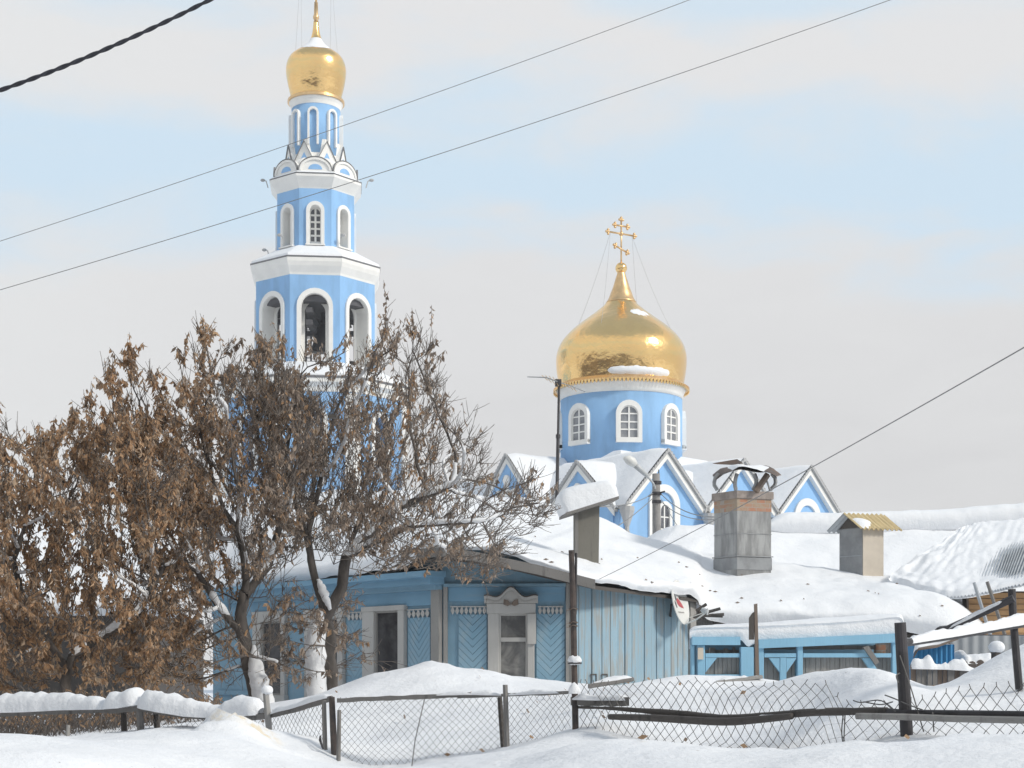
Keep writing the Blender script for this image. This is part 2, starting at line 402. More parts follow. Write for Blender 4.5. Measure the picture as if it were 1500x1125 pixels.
# ------------------------------------------------------------------ ground: one sheet to the horizon
CTRL = []
def gp(px, py, D): p = P(px, py, D); CTRL.append((p.x, p.y, p.z))
for x in (-6, -3, 0, 3, 6): CTRL.append((x, 0.5, ZC - 1.6)); CTRL.append((x * 1.2, 4, ZC - 1.45))
for px, py, D in [
    (-200, 1075, 8.5), (0, 1082, 8.5), (70, 1090, 8.5), (120, 1112, 8.3), (170, 1150, 8.2), (300, 1180, 8), (480, 1200, 8), (700, 1165, 8), (900, 1150, 7.6), (1100, 1150, 7.2), (1300, 1135, 7), (1500, 1120, 6.8), (1700, 1115, 6.6),
    (-300, 1085, 15), (0, 1084, 15), (100, 1080, 14.6), (200, 1070, 14.2), (265, 1062, 13.8), (300, 1075, 11), (290, 1082, 12.2), (332, 1053, 12.2), (355, 1062, 12.0), (382, 1084, 12.2), (310, 1062, 12.3), (335, 1080, 11.4), (335, 1078, 13), (430, 1088, 12.4), (475, 1112, 12.2), (500, 1136, 12), (600, 1126, 11.7), (740, 1098, 11.6), (800, 1078, 11.4), (845, 1062, 11.3), (960, 1090, 10.6), (1100, 1092, 10), (1240, 1088, 9.5), (1330, 1070, 9.2), (1420, 1086, 8.8), (1500, 1080, 8.5), (1700, 1075, 8),
    (600, 1172, 9.5), (690, 1135, 9.8), (760, 1112, 9.8), (860, 1085, 9.6), (1000, 1105, 8.8), (1200, 1100, 8.4), (1380, 1083, 8.2), (150, 1092, 11), (0, 1090, 11.5),
    (-300, 1075, 18), (0, 1075, 18), (150, 1070, 18), (280, 1052, 17.5), (370, 1046, 17.5), (440, 1036, 17.5), (480, 1022, 17), (530, 992, 16.6), (560, 984, 16.6), (600, 980, 16.6), (630, 972, 16.6), (665, 979, 16.6), (710, 983, 16.6), (745, 996, 16.5), (775, 1004, 16.4), (830, 1008, 16), (880, 1010, 15.5),
    (520, 1075, 14), (620, 1060, 14), (740, 1055, 14), (820, 1045, 13.6),
    (300, 1040, 22), (450, 1030, 22), (600, 1020, 22), (740, 1020, 22), (850, 1015, 22),
    (905, 1012, 13.8), (945, 999, 13.8), (985, 1006, 13.9), (1015, 997, 14.2), (1050, 1008, 14), (1088, 992, 14.6), (1125, 1006, 13.6), (1160, 997, 12.8), (1205, 985, 12.4), (1250, 981, 12), (1285, 977, 11.6), (1312, 985, 11.2), (1290, 1015, 10.4), (1200, 1030, 11.2), (1050, 1040, 12), (930, 1040, 12.4),
    (1345, 1008, 11.2), (1385, 1003, 11.6), (1345, 1013, 12), (1345, 1015, 12.8), (1368, 1010, 12.3), (1390, 1003, 12.4), (1405, 998, 13), (1370, 1012, 13), (1425, 985, 12), (1460, 964, 12.4), (1500, 944, 12.8), (1600, 905, 13.2), (1750, 900, 13.5), (1450, 1040, 10), (1600, 1020, 10),
    (1000, 1010, 19), (1150, 1012, 19), (1300, 1010, 18), (1420, 1010, 18), (1550, 985, 18), (1700, 960, 18), (1330, 1018, 13.5), (1335, 1014, 15), (1380, 1012, 14), (1430, 1003, 14.2), (1480, 985, 14.5), (1540, 960, 14.5), (1200, 1016, 15), (1280, 1014, 14), (1100, 1016, 16.5), (1150, 1014, 15), (1040, 1012, 16.5), (1250, 1013, 17), (1380, 1012, 16.5), (1000, 1015, 24), (1300, 1012, 24), (1550, 1000, 24)]:
    gp(px, py, D)
for x in (-14, -7, 0, 7, 14): CTRL.append((x, 30, ZC - .9))
C = np.array(CTRL); XY = C[:, :2]
def tps(r): return -np.sqrt(r * r + .12)
n = len(C)
K = tps(np.linalg.norm(XY[:, None] - XY[None], axis=2)) + np.eye(n) * .004
Pm = np.hstack([np.ones((n, 1)), XY])
A = np.block([[K, Pm], [Pm.T, np.zeros((3, 3))]])
wgt = np.linalg.solve(A, np.concatenate([C[:, 2], [0, 0, 0]]))
def sst(a, b, x):
    t = np.clip((x - a) / (b - a), 0, 1); return t * t * (3 - 2 * t)
def ground_np(X, Y):
    q = np.stack([X, Y], 1); z = np.zeros(len(q))
    for a in range(0, len(q), 8000):
        b = q[a:a + 8000]
        z[a:a + 8000] = tps(np.linalg.norm(b[:, None] - XY[None], axis=2)) @ wgt[:n] + wgt[n] + b @ wgt[n + 1:]
    far = np.maximum(np.maximum(sst(24, 31, Y), sst(9.5, 15, np.abs(X))), sst(1, -4, Y))
    base = np.where(Y < 12, ZC - 1.55, ZC - 1.0)
    return z * (1 - far) + base * far
def gz(x, y): return float(ground_np(np.array([x]), np.array([y]))[0])
def axis(a, b, step, far):
    m = list(np.arange(a, b + 1e-6, step)); s = step; lo = [a]; hi = [b]
    while hi[-1] < far: s *= 1.35; hi.append(hi[-1] + s)
    s = step
    while lo[-1] > -far: s *= 1.35; lo.append(lo[-1] - s)
    return np.array(lo[1:][::-1] + m + hi[1:])
gx = axis(-8.5, 8.5, .085, 2500); gy = axis(5, 26, .085, 2500)
GX, GY = np.meshgrid(gx, gy)
Z = ground_np(GX.ravel(), GY.ravel()).reshape(GX.shape)
for i in range(Z.shape[0]):
    y = gy[i]
    if y < 4 or y > 28: continue
    for j in range(Z.shape[1]):
        x = gx[j]
        if abs(x) > 10: continue
        k = mnoise.fractal(Vector((x * 1.1, y * 1.1, 1.7)), 1.0, 2.0, 5)
        q = mnoise.noise(Vector((x * 5, y * 5, 8.1)))
        cl = max(0.0, mnoise.noise(Vector((x * .6, y * .6, 31.0))) + .1)
        rd = abs(mnoise.noise(Vector((x * 1.9, y * 2.6, 12.0))))
        Z[i, j] += .035 * k + .045 * cl * q + .025 * cl * mnoise.noise(Vector((x * 11, y * 11, 2.0))) - .05 * max(0, .16 - rd) * (1 if y < 14 else .5)
        # clods of the shovelled heap
        hx, hy = (330 - CX) / F * 12.2, 12.2
        d2 = ((x - hx) ** 2 + (y - hy) ** 2) / .2
        if d2 < 4: Z[i, j] += math.exp(-d2) * (.13 * mnoise.noise(Vector((x * 6.5, y * 6.5, 4.0))) + .05 * mnoise.noise(Vector((x * 15, y * 15, 4.0))) + .03)
mb = MB(); mb.grid([[(gx[j], gy[i], Z[i, j]) for j in range(len(gx))] for i in range(len(gy))])
go = mb.build('snow_ground', 'ground snow', smooth=True, origin=(0, 0, 0)); go['kind'] = 'structure'

# ------------------------------------------------------------------ bell tower
TD = 80.0
def tower():
    tx, ty = (463 - CX) / F * TD, TD
    s = TD / F; 
    fz = [1.0]
    Zt = lambda py: ZC + (HY - py) * s * fz[0]
    T = thing('bell_tower', 'tall blue and white octagonal bell tower with a small gold onion dome, behind the tree', 'bell tower', (tx, ty, 0))
    rot = math.radians(6)
    def octa(R, k):                     # frame on face k (0 = towards the camera), R circumradius in photo px
        a = -PI / 2 + rot + k * PI / 4
        nrm = Vector((math.cos(a), math.sin(a), 0)); u = Vector((-nrm.y, nrm.x, 0))
        ap = R * s * math.cos(PI / 8)
        return Frame(Vector((tx, ty, 0)) + nrm * ap, u, nrm), R * s * math.sin(PI / 8)
    def ocorn(R, off=0):
        return [(tx + R * s * math.cos(-PI / 2 + rot + PI / 8 + PI / 4 * k + off), ty + R * s * math.sin(-PI / 2 + rot + PI / 8 + PI / 4 * k + off)) for k in range(8)]
    def oprism(mb, prof, cap=True):     # prof: (R px, z)
        vs = []; 
        for R, z in prof: vs += [(x, y, z) for x, y in ocorn(R)]
        k = len(prof)
        fs = [(i * 8 + j, i * 8 + (j + 1) % 8, (i + 1) * 8 + (j + 1) % 8, (i + 1) * 8 + j) for i in range(k - 1) for j in range(8)]
        if cap: fs += [tuple(range(7, -1, -1)), tuple((k - 1) * 8 + j for j in range(8))]
        mb.add(vs, fs)
    def archwall(mb, fr, hw, z0, z1, ahw, a0, a1, th, seg=14):     # wall slab with an arched hole
        inn = arch(ahw, a0, a1, seg)
        out = [(-hw, a0)] + [(max(-hw, min(hw, -hw * 1.0 + 2 * hw * i / seg)), z1) for i in range(seg + 1)] + [(hw, a0)]
        k = len(inn)
        h2 = hw - th * math.tan(PI / 8)
        vs = []
        for (a, b) in zip(inn, out):
            vs += [fr(*a, 0), fr(*b, 0), fr(b[0] * h2 / hw, b[1], -th), fr(*a, -th)]
        fs = []
        for i in range(k - 1):
            a = 4 * i; b = a + 4
            fs += [(a, a + 1, b + 1, b), (a + 2, a + 3, b + 3, b + 2), (a + 3, a, b, b + 3)]
        mb.add(vs, fs)
        if a0 > z0: mb.hexa([fr(-hw, z0, 0), fr(hw, z0, 0), fr(h2, z0, -th), fr(-h2, z0, -th), fr(-hw, a0, 0), fr(hw, a0, 0), fr(h2, a0, -th), fr(-h2, a0, -th)])
    # base block + lower tier
    fz[0] = .948
    mb = MB()
    for k in range(8):
        fr, hw = octa(140, k)
        archwall(mb, fr, hw, 0, Zt(575), 12.5 * s, Zt(685), Zt(606), .5)
    mb.build('lower_wall', 'church blue', T)
    mb = MB(); oprism(mb, [(125, .2), (125, Zt(577))]); mb.build('lower_core', 'church white', T)
    for k in range(8):
        fr, hw = octa(140, k)
        if k in (0, 1, 2, 6, 7):
            mb = MB(); w = 20 * s
            mb.ring(fr, arch(12.6 * s, Zt(688), Zt(605)), arch(19 * s, Zt(688), Zt(597)), -.45, .10)
            f = mb.build('window_frame', 'church white', T)
            mb = MB(); mb.prism(fr, arch(12.5 * s, Zt(685), Zt(606)), -.42, -.40); mb.build('window_pane', 'dark church glass', f)
            mb = MB()
            mb.fbox(fr, -.06, .06, Zt(685), Zt(607), -.40, -.36)
            for y in (625, 640, 655, 670): mb.fbox(fr, -12 * s, 12 * s, Zt(y) - .05, Zt(y) + .05, -.40, -.37)
            mb.build('glazing_bar', 'church white', f)
        mb = MB(); mb.fbox(fr, -hw - .10, -hw + 11 * s, 0, Zt(577), 0.003, .14); mb.fbox(fr, hw - 11 * s, hw + .10, 0, Zt(577), .003, .12)
        mb.build('corner_pilaster', 'church white', T)
    mb = MB(); oprism(mb, [(141, Zt(575)), (143, Zt(568)), (149, Zt(562)), (149, Zt(556))]); mb.build('cornice', 'church white', T)
    mb = MB(); oprism(mb, [(150, Zt(556)), (150.5, Zt(553.5)), (93, Zt(528)), (93, Zt(526))]); mb.build('ledge_roof', 'church dark edge', T)
    mb = MB(); oprism(mb, [(149, Zt(553.3)), (147, Zt(549)), (120, Zt(537)), (95, Zt(523)), (90, Zt(523))]); mb.build('ledge_snow', 'snow', T, True)
    # belfry
    fz[0] = .963
    for k in range(8):
        fr, hw = octa(92, k)
        mb = MB(); archwall(mb, fr, hw, Zt(534), Zt(398), 19.5 * s, Zt(531), Zt(429), .75); mb.build('belfry_wall', 'church blue', T)
        mb = MB(); mb.ring(fr, arch(19.5 * s, Zt(532), Zt(429.5)), arch(25.5 * s, Zt(532), Zt(422)), .003, .10); 
        # white plastered reveal, stepping in to the inner opening
        mb.ring(fr, arch(14.5 * s, Zt(531), Zt(437)), arch(19.45 * s, Zt(531), Zt(429.6)), -.78, -.72)
        mb.ring(fr, arch(19.0 * s, Zt(531), Zt(430)), arch(19.46 * s, Zt(531), Zt(429.5)), -.74, .05)
        mb.build('arch_surround', 'church white', T)
        mb = MB(); mb.fbox(fr, -20 * s, 20 * s, Zt(534), Zt(531.5), -.7, .16); mb.build('arch_sill', 'church grey trim', T)
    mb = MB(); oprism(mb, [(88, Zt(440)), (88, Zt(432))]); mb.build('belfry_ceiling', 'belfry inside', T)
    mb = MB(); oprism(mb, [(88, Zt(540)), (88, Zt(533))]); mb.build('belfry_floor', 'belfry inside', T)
    mb = MB()
    for zz in (452, 470):
        mb.fbox(Frame((tx, ty, 0), (1, 0, 0)), -80 * s, 80 * s, Zt(zz) - .12, Zt(zz) + .12, -.15, .15)
        mb.fbox(Frame((tx, ty, 0), (0, 1, 0)), -80 * s, 80 * s, Zt(zz) - .13, Zt(zz) + .11, -.15, .15)
    for dx in (-12, -4):
        mb.tube([(tx + dx * s, ty - .9, Zt(531)), (tx + dx * s, ty - .9, Zt(445))], .05, 6)
    for y in range(470, 531, 6): mb.tube([(tx - 12 * s, ty - .9, Zt(y)), (tx - 4 * s, ty - .9, Zt(y))], .03, 5)
    mb.fbox(Frame((tx, ty, 0), (1, 0, 0)), -80 * s, 80 * s, Zt(516), Zt(512), -.1, .1)
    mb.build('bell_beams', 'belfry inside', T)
    mb = MB(); oprism(mb, [(91.5, Zt(404)), (93, Zt(399)), (98, Zt(390)), (100, Zt(384)), (100, Zt(378.5))]); mb.build('cornice', 'church white', T)
    mb = MB(); oprism(mb, [(100.3, Zt(378.5)), (101, Zt(376.5)), (60, Zt(356)), (60, Zt(354))]); mb.build('ledge_roof', 'church dark edge', T)
    mb = MB(); oprism(mb, [(99.8, Zt(376.3)), (98, Zt(372)), (84, Zt(364)), (63, Zt(352)), (58, Zt(352))]); mb.build('ledge_snow', 'snow', T)
    # upper tier
    fz[0] = .976
    for k in range(8):
        fr, hw = octa(60, k)
        mb = MB(); archwall(mb, fr, hw, Zt(364), Zt(272), 8.3 * s, Zt(357), Zt(300), .55); mb.build('upper_wall', 'church blue', T)
        mb = MB(); mb.ring(fr, arch(8.3 * s, Zt(357), Zt(300.5)), arch(13 * s, Zt(358), Zt(295)), .003, .10)
        mb.ring(fr, arch(7.9 * s, Zt(357), Zt(301)), arch(8.28 * s, Zt(357), Zt(300.4)), -.5, .06)
        mb.fbox(fr, -14 * s, 14 * s, Zt(360), Zt(358.2), -.3, .2)
        f = mb.build('window_frame', 'church white', T)
        mb = MB(); mb.prism(fr, arch(8.2 * s, Zt(357), Zt(300.5)), -.46, -.44); mb.build('window_pane', 'dark church glass', f)
        mb = MB(); mb.fbox(fr, -.05, .05, Zt(357), Zt(302), -.44, -.38)
        for y in (312, 322, 332, 342, 352): mb.fbox(fr, -7.8 * s, 7.8 * s, Zt(y) - .045, Zt(y) + .045, -.44, -.39)
        mb.ring(fr, arch(6.7 * s, Zt(357), Zt(302.5)), arch(7.85 * s, Zt(357), Zt(301)), -.44, -.385)
        mb.build('glazing_bar', 'church white', f)
    mb = MB(); oprism(mb, [(59.5, Zt(277)), (61, Zt(274)), (67, Zt(266)), (71, Zt(261)), (71, Zt(257.5))]); mb.build('cornice', 'church white', T)
    mb = MB(); oprism(mb, [(71.3, Zt(257.5)), (71.9, Zt(256)), (58, Zt(250)), (50, Zt(249))]); mb.build('ledge_roof', 'church dark edge', T)
    mb = MB(); oprism(mb, [(70.5, Zt(256.0)), (68, Zt(253)), (60, Zt(250)), (50, Zt(247))]); mb.build('ledge_snow', 'snow', T)
    # kokoshniki: a ring of half-round gables, a ring of pointed ones above
    mb = MB(); oprism(mb, [(58, Zt(256)), (57, Zt(236)), (38, Zt(222)), (37, Zt(196))]); mb.build('gable_core', 'church white', T)
    def gap(mb, fr, inn, out, n0, n1): mb.ring(fr, inn, out, n0, n1)
    for k in range(8):
        fr, hw = octa(64, k)
        h = [(hw * .98 * -math.cos(PI * i / 14), Zt(255) + (Zt(231) - Zt(255)) * (.16 + .84 * math.sin(PI * i / 14))) for i in range(15)]
        poly = [(-hw * .98, Zt(256))] + h + [(hw * .98, Zt(256))]
        mb = MB(); mb.prism(fr, poly, -.5, 0); o = mb.build('round_gable', 'church white', T)
        mb = MB(); mb.prism(fr, [(hw * .40 * -math.cos(PI * i / 10), Zt(249) + (Zt(241.5) - Zt(249)) * math.sin(PI * i / 10)) for i in range(11)], -.02, .02); mb.build('niche', 'church blue', o)
        mb = MB(); mb.ring(fr, [(u * .84, Zt(252) + (v - Zt(252)) * .8) for u, v in h], [(u * .94, Zt(252) + (v - Zt(252)) * .95) for u, v in h], .003, .07); mb.build('moulding', 'church white', o)
        mb = MB(); mb.ring(fr, h, [(u * 1.008, v + .035) for u, v in h], -.02, .06); mb.build('gable_edge', 'church dark edge', o)
    for k in range(8):
        a = -PI / 2 + rot + (k + .5) * PI / 4
        nrm = Vector((math.cos(a), math.sin(a), 0)); u = Vector((-nrm.y, nrm.x, 0)); ap = 46 * s * math.cos(PI / 8); hw = 46 * s * math.sin(PI / 8)
        fr = Frame(Vector((tx, ty, 0)) + nrm * ap, u, nrm)
        tri = [(-hw, Zt(236)), (0, Zt(201.5)), (hw, Zt(236))]
        mb = MB(); mb.prism(fr, [(-hw, Zt(238))] + tri + [(hw, Zt(238))], -.35, 0); o = mb.build('pointed_gable', 'church white', T)
        mb = MB(); mb.prism(fr, [(-hw * .42, Zt(233)), (0, Zt(218)), (hw * .42, Zt(233))], -.02, .02); mb.build('niche', 'church blue', o)
        mb = MB(); mb.ring(fr, tri, [(-hw * 1.03, Zt(236)), (0, Zt(200.3)), (hw * 1.03, Zt(236))], -.02, .06); mb.build('gable_edge', 'church dark edge', o)
    # drum with blind arcade
    fz[0] = .988
    mb = MB(); mb.lathe((tx, ty), [(35.5 * s, Zt(225)), (35.5 * s, Zt(150))], 48); mb.build('drum', 'church blue', T, True)
    for k in range(8):
        a = math.radians(-89.5 + 45 * k); nrm = Vector((math.cos(a), math.sin(a), 0)); fr = Frame(Vector((tx, ty, 0)) + nrm * 35.1 * s, (-nrm.y, nrm.x, 0), nrm)
        mb = MB(); mb.ring(fr, arch(5.2 * s, Zt(214), Zt(163)), arch(8 * s, Zt(214), Zt(159.5)), -.12, .14); mb.build('blind_arch', 'church white', T)
    fz[0] = 1.0
    mb = MB(); mb.lathe((tx, ty), [(35.8 * s, Zt(163)), (37 * s, Zt(158)), (39.2 * s, Zt(154)), (39.2 * s, Zt(152))], 48); mb.build('drum_cornice', 'church white', T, False)
    mb = MB(); R = 41.5 * s
    mb.lathe((tx, ty), [(38 * s, Zt(152.5)), (R, Zt(152.5)), (R, Zt(149)), (36.5 * s, Zt(146))], 64)
    mb.build('dome_skirt', 'pale gold', T)
    fz[0] = 1.0
    prof = [(36, 150), (36.8, 145), (38, 138.5), (41, 126), (43.3, 113), (43.8, 103), (42.2, 93.5), (38, 85.5), (30.5, 79), (22, 73.2), (15, 68), (10.5, 62.5), (8, 57), (6, 50), (4.6, 42), (3.8, 32)]
    pr = [(r, y) for r, y in zip(spline([p[0] for p in prof], np.linspace(0, len(prof) - 1, 46)), spline([p[1] for p in prof], np.linspace(0, len(prof) - 1, 46)))]
    mb = MB(); mb.lathe((tx, ty), [(r * s, Zt(y)) for r, y in pr], 64)
    mb.build('onion_dome', 'gold', T, True, origin=(tx, ty, Zt(141)))
    def cap(y0, amp):                   # snow lodged on the shoulder facing the camera
        rows = []
        for i in range(12):
            t = i / 11; row = []
            for j in range(21):
                q = j / 20 * 2 - 1
                ym = 83 + 2.5 * mnoise.noise(Vector((j * .6, 2, 1))) - 13 * q * q
                y = 58 + (ym - 58) * t
                a = -PI / 2 + .1 + q * 1.25
                r = np.interp(y, [p[1] for p in pr][::-1], [p[0] for p in pr][::-1]) + amp * math.sin(PI * min(1, max(0, t * .9 + .05))) * (1 - q ** 4)
                row.append(Vector((tx + r * s * math.cos(a), ty + r * s * math.sin(a), Zt(y))))
            rows.append(row)
        return rows
    mb = MB(); mb.grid(cap(0, 1.6)[::-1]); mb.build('dome_snow', 'snow', T, True)
    mb = MB(); mb.lathe((tx, ty), [(3.6 * s, Zt(33)), (3.2 * s, Zt(29)), (4.4 * s, Zt(27)), (4.4 * s, Zt(24)), (3.2 * s, Zt(22)), (2.6 * s, Zt(4))], 20); mb.build('spire', 'pale gold', T, True)
    orthodox_cross(T, Vector((tx, ty, Zt(4))), 78 * s, Vector((.9, .43, 0)), 41 * s, Zt(100), 6)
    for zz, R, k in ((263, 73, 2.2), (263, 73, -2.2), (364, 73, -2.3), (362, 62, .9), (362, 62, -.9)):
        a = -PI / 2 + k * PI / 4
        c = Vector((tx + R * s * math.cos(a), ty + R * s * math.sin(a), Zt(zz)))
        mb = MB(); mb.tube([c - Vector((0, 0, .3)), c + Vector((math.cos(a) * .1, math.sin(a) * .1, .05)), c + Vector((math.cos(a) * .25, math.sin(a) * .25, .08))], .03, 6)
        mb.sphere(c + Vector((math.cos(a) * .28, math.sin(a) * .28, .10)), .10, 8, 5, (1.3, 1, .8)); mb.build('floodlight', 'church grey trim', T)
    # bells
    def bell(x, y, z0, r, h, lab):
        B = thing('church_bell', lab, 'bell', (x, y, z0))
        prof = [(r, z0), (r * .98, z0 + .05 * h), (r * .82, z0 + .2 * h), (r * .66, z0 + .45 * h), (r * .56, z0 + .72 * h), (r * .46, z0 + .86 * h), (r * .2, z0 + .95 * h), (r * .1, z0 + h)]
        mb = MB(); mb.lathe((x, y), prof, 28); mb.build('bell_body', 'bell bronze', B, True)
        mb = MB(); mb.tube([(x, y, z0 + h), (x, y, Zt(446))], r * .16, 8); mb.build('hanger', 'bell bronze', B)
    bell(tx + 11 * s, ty - .3, Zt(517), 19 * s, 42 * s, 'large dark bell hanging in the middle arch of the belfry')
    bell(tx + 48 * s, ty - 1.2, Zt(487), 8 * s, 18 * s, 'small dark bell hanging in the right-hand arch of the belfry')
    bell(tx - 42 * s, ty - 1.0, Zt(465), 7 * s, 14 * s, 'small dark bell hanging in the left-hand arch of the belfry')

def orthodox_cross(T, base, h, u, ry, zl, nch):
    u = u.normalized(); up = Vector((0, 0, 1)); nrm = u.cross(up)
    mb = MB(); r = h * .021
    def bar(a, b): mb.tube([a, b], r, 6)
    top = base + up * h
    bar(base, top)
    def tre(p, d):
        mb.sphere(p, r * 1.9, 8, 6)
        sd = d.cross(nrm)
        for q in (d, sd, -sd): mb.sphere(p + q * r * 2.2, r * 1.5, 8, 6)
    tre(top, up)
    for z, w, tilt in ((.86, .17, 0), (.68, .36, 0), (.33, .17, -.35)):
        c = base + up * h * z; d = (u + up * tilt).normalized()
        bar(c - d * w * h, c + d * w * h); tre(c + d * w * h, d); tre(c - d * w * h, -d)
    mb.sphere(base + up * h * .68, r * 2.6, 10, 8)
    c = mb.build('cross', 'pale gold', T, True)
    mb = MB()
    for k in range(4):
        a = PI / 4 + k * PI / 2
        sd = u if math.cos(a) * u.x + math.sin(a) * u.y > 0 else -u
        st = base + up * h * .66 + sd * h * .3
        o = world_of(T); e = Vector((base.x + ry * math.cos(a + .35) * .93, base.y + ry * math.sin(a + .35) * .93, zl))
        mb.tube([st + (e - st) * t - up * .25 * math.sin(PI * t) for t in np.linspace(0, 1, 9)], .0065, 4)
    mb.build('guy_chain', 'church grey trim', c)

# ------------------------------------------------------------------ church
def church():
    K0 = P(907, HY, 63.5); K0.z = 0
    dR = Vector((.79, .613, 0)).normalized(); dL = Vector((-.613, .79, 0)).normalized()
    Dd = 72.0; s = Dd / F
    dx, dy = (910 - CX) / F * Dd, Dd
    Zt = lambda py: ZC + (HY - py) * s
    T = thing('church', 'blue church with steep snowy gables and a big gold onion dome on a round drum', 'church', (K0.x, K0.y, 0))
    # body
    UP = Vector((0, 0, ZC)); K0 = K0 + UP
    S = 14.1; frR = Frame(K0, dR); frL = Frame(K0 + dL * S, -dL)
    mb = MB(); ins = .06
    a = K0 + (dR + dL) * ins; b = K0 + dR * S + dL * ins; c = K0 + dR * S + dL * S; d = K0 + dL * S + dR * ins
    mb.hexa([Vector((p.x, p.y, z)) for z in (0, 6.6 + ZC) for p in (a, b, c, d)]); mb.build('body_wall', 'church blue', T)
    # snowy central roof, pyramid towards the drum
    cc = (K0 + dR * S / 2 + dL * S / 2); ctr = Vector((dx, dy, 0))
    mb = MB(); cn = [K0 + (dR + dL) * .5, K0 + dR * (S - .5) + dL * .5, K0 + (dR + dL) * (S - .5), K0 + dL * (S - .5) + dR * .5]
    rows = []
    for t, z in ((0, 6.6), (.18, 7.3), (.35, 8.3), (.5, 9.3), (.6, 9.75), (.75, 9.95), (.95, 10.05)):
        row = []
        for i in range(4):
            for q in np.linspace(0, 1, 9)[:-1]:
                p = cn[i].lerp(cn[(i + 1) % 4], q); pp = p.lerp(ctr, t); row.append(Vector((pp.x, pp.y, z + ZC + .06 * mnoise.noise(pp * .8))))
        row.append(row[0]); rows.append(row)
    mb.grid(rows); mb.build('roof_snow', 'snow', T, True)
    # gables
    def gable(fr, u0, w, ze, zp, kind):
        uc = u0 + w / 2; hw = w / 2
        mb = MB(); mb.prism(fr, [(u0 + .03, 0.5), (u0 + w - .03, .5), (u0 + w - .03, ze), (uc, zp), (u0 + .03, ze)], -.4, 0.0)
        gw = mb.build('gable_wall', 'church blue', T)
        ov, dep = (.30 if kind == 'arch' else .10), -6.2
        sl = (zp - ze) / hw
        # roof boards and soffit bands
        mb = MB()
        for sg in (-1, 1):
            e = (uc + sg * (hw + .22), ze - .22 * sl)
            mb.prism(fr, [(uc, zp + .03), e, (e[0], e[1] + .09), (uc, zp + .12)] if sg > 0 else [(uc, zp + .12), (e[0], e[1] + .09), e, (uc, zp + .03)], dep, ov)
        r = mb.build('gable_roof', 'church grey trim', gw)
        mb = MB()
        for sg in (-1, 1):
            e = (uc + sg * (hw + .10), ze - .10 * sl); q = [(uc, zp), e, (e[0], e[1] - .26), (uc, zp - .26)]
            mb.prism(fr, q if sg < 0 else q[::-1], .004, (.24 if kind == 'arch' else .07))
        mb.build('rake_band', 'church white', gw)
        # serrated rake edge
        mb = MB(); L = math.hypot(hw + .22, (hw + .22) * sl); k = int(L / .17)
        for sg in (-1, 1):
            for i in range(k):
                t0, t1 = i / k, (i + 1) / k
                p = lambda t, o: (uc + sg * (hw + .22) * t, zp + .14 - (hw + .22) * sl * t + o)
                q = [p(t0, 0), p((t0 + t1) / 2, .10), p(t1, 0), p(t1, -.10), p(t0, -.10)]
                mb.prism(fr, q[::-1] if sg > 0 else q, ov + .003, ov + .05)
        mb.build('serrated_edge', 'church grey trim', gw)
        # snow slabs
        for sg in (-1, 1):
            mb = MB(); rows = []
            prof = [(.0, 0), (.03, .20), (.12, .30), (.5, .33), (.88, .28), (.985, .14), (1.0, 0)]
            for tt, hh in prof:
                row = []
                for q in np.linspace(0, 1, 16):
                    n = ov + .0 + (dep - ov) * q
                    th = hh * .8 * min(1, .35 + q * 9) * (1 + .35 * mnoise.noise(Vector((q * 6 + u0, tt * 3 + sg, 1.3))))
                    tq = tt * (.985 + .02 * mnoise.noise(Vector((q * 9, u0, 3))))
                    uu = uc + sg * (hw + .24) * tq; vv = zp + .15 - (hw + .24) * sl * tq
                    row.append(fr(uu + sg * th * .45, vv + th * .85, n))
                rows.append(row)
            mb.grid(rows if sg < 0 else rows[::-1])
            # front lip
            mb.build('gable_snow', 'snow', gw, True)
        if kind == 'arch':
            mb = MB(); mb.ring(fr, arch(.56, .5, zp - 1.62, 20, uc), arch(.86, .5, zp - 1.30, 20, uc), .004, .10); mb.build('arch_band', 'church white', gw)
            mb = MB(); mb.ring(fr, arch(.26, 3.4, zp - 2.15, 14, uc), arch(.40, 3.4, zp - 2.0, 14, uc), .004, .12)
            f = mb.build('window_frame', 'church white', gw)
            mb = MB(); mb.prism(fr, arch(.26, 3.4, zp - 2.16, 14, uc), .003, .03); mb.build('window_pane', 'dark church glass', f)
            mb = MB(); mb.fbox(fr, uc - .03, uc + .03, 3.4, zp - 2.2, .03, .06)
            for v in np.arange(3.9, zp - 2.4, .5): mb.fbox(fr, uc - .25, uc + .25, v, v + .05, .03, .055)
            mb.build('glazing_bar', 'church white', f)
        else:
            mb = MB(); c = zp - 1.75
            for (a0, a1, b0, b1) in ((-.16, .16, -.75, .75), (-.55, .55, -.05, .28)): mb.fbox(fr, uc + a0, uc + a1, c + b0, c + b1, .004, .08 + (.004 if b1 > .5 else 0))
            for q in ((-.55, .11), (.55, .11), (0, .75), (0, -.75)): mb.prism(fr, [(uc + q[0] + .22 * math.cos(PI * i / 5), c + q[1] + .22 * math.sin(PI * i / 5)) for i in range(10)], .004, .10)
            mb.build('cross_relief', 'church white', gw)
    for i, (ze, zp) in enumerate(((6.85, 9.08), (6.85, 9.05), (6.85, 9.1))): gable(frR, (.28, 4.75, 9.05)[i], 4.35, ze, zp, 'arch')
    gable(frL, S - 4.75, 4.4, 6.7, 8.68, 'relief'); gable(frL, S - 9.95, 5.1, 6.75, 9.5, 'relief'); gable(frL, S - 14.1, 4.1, 6.7, 8.7, 'relief')
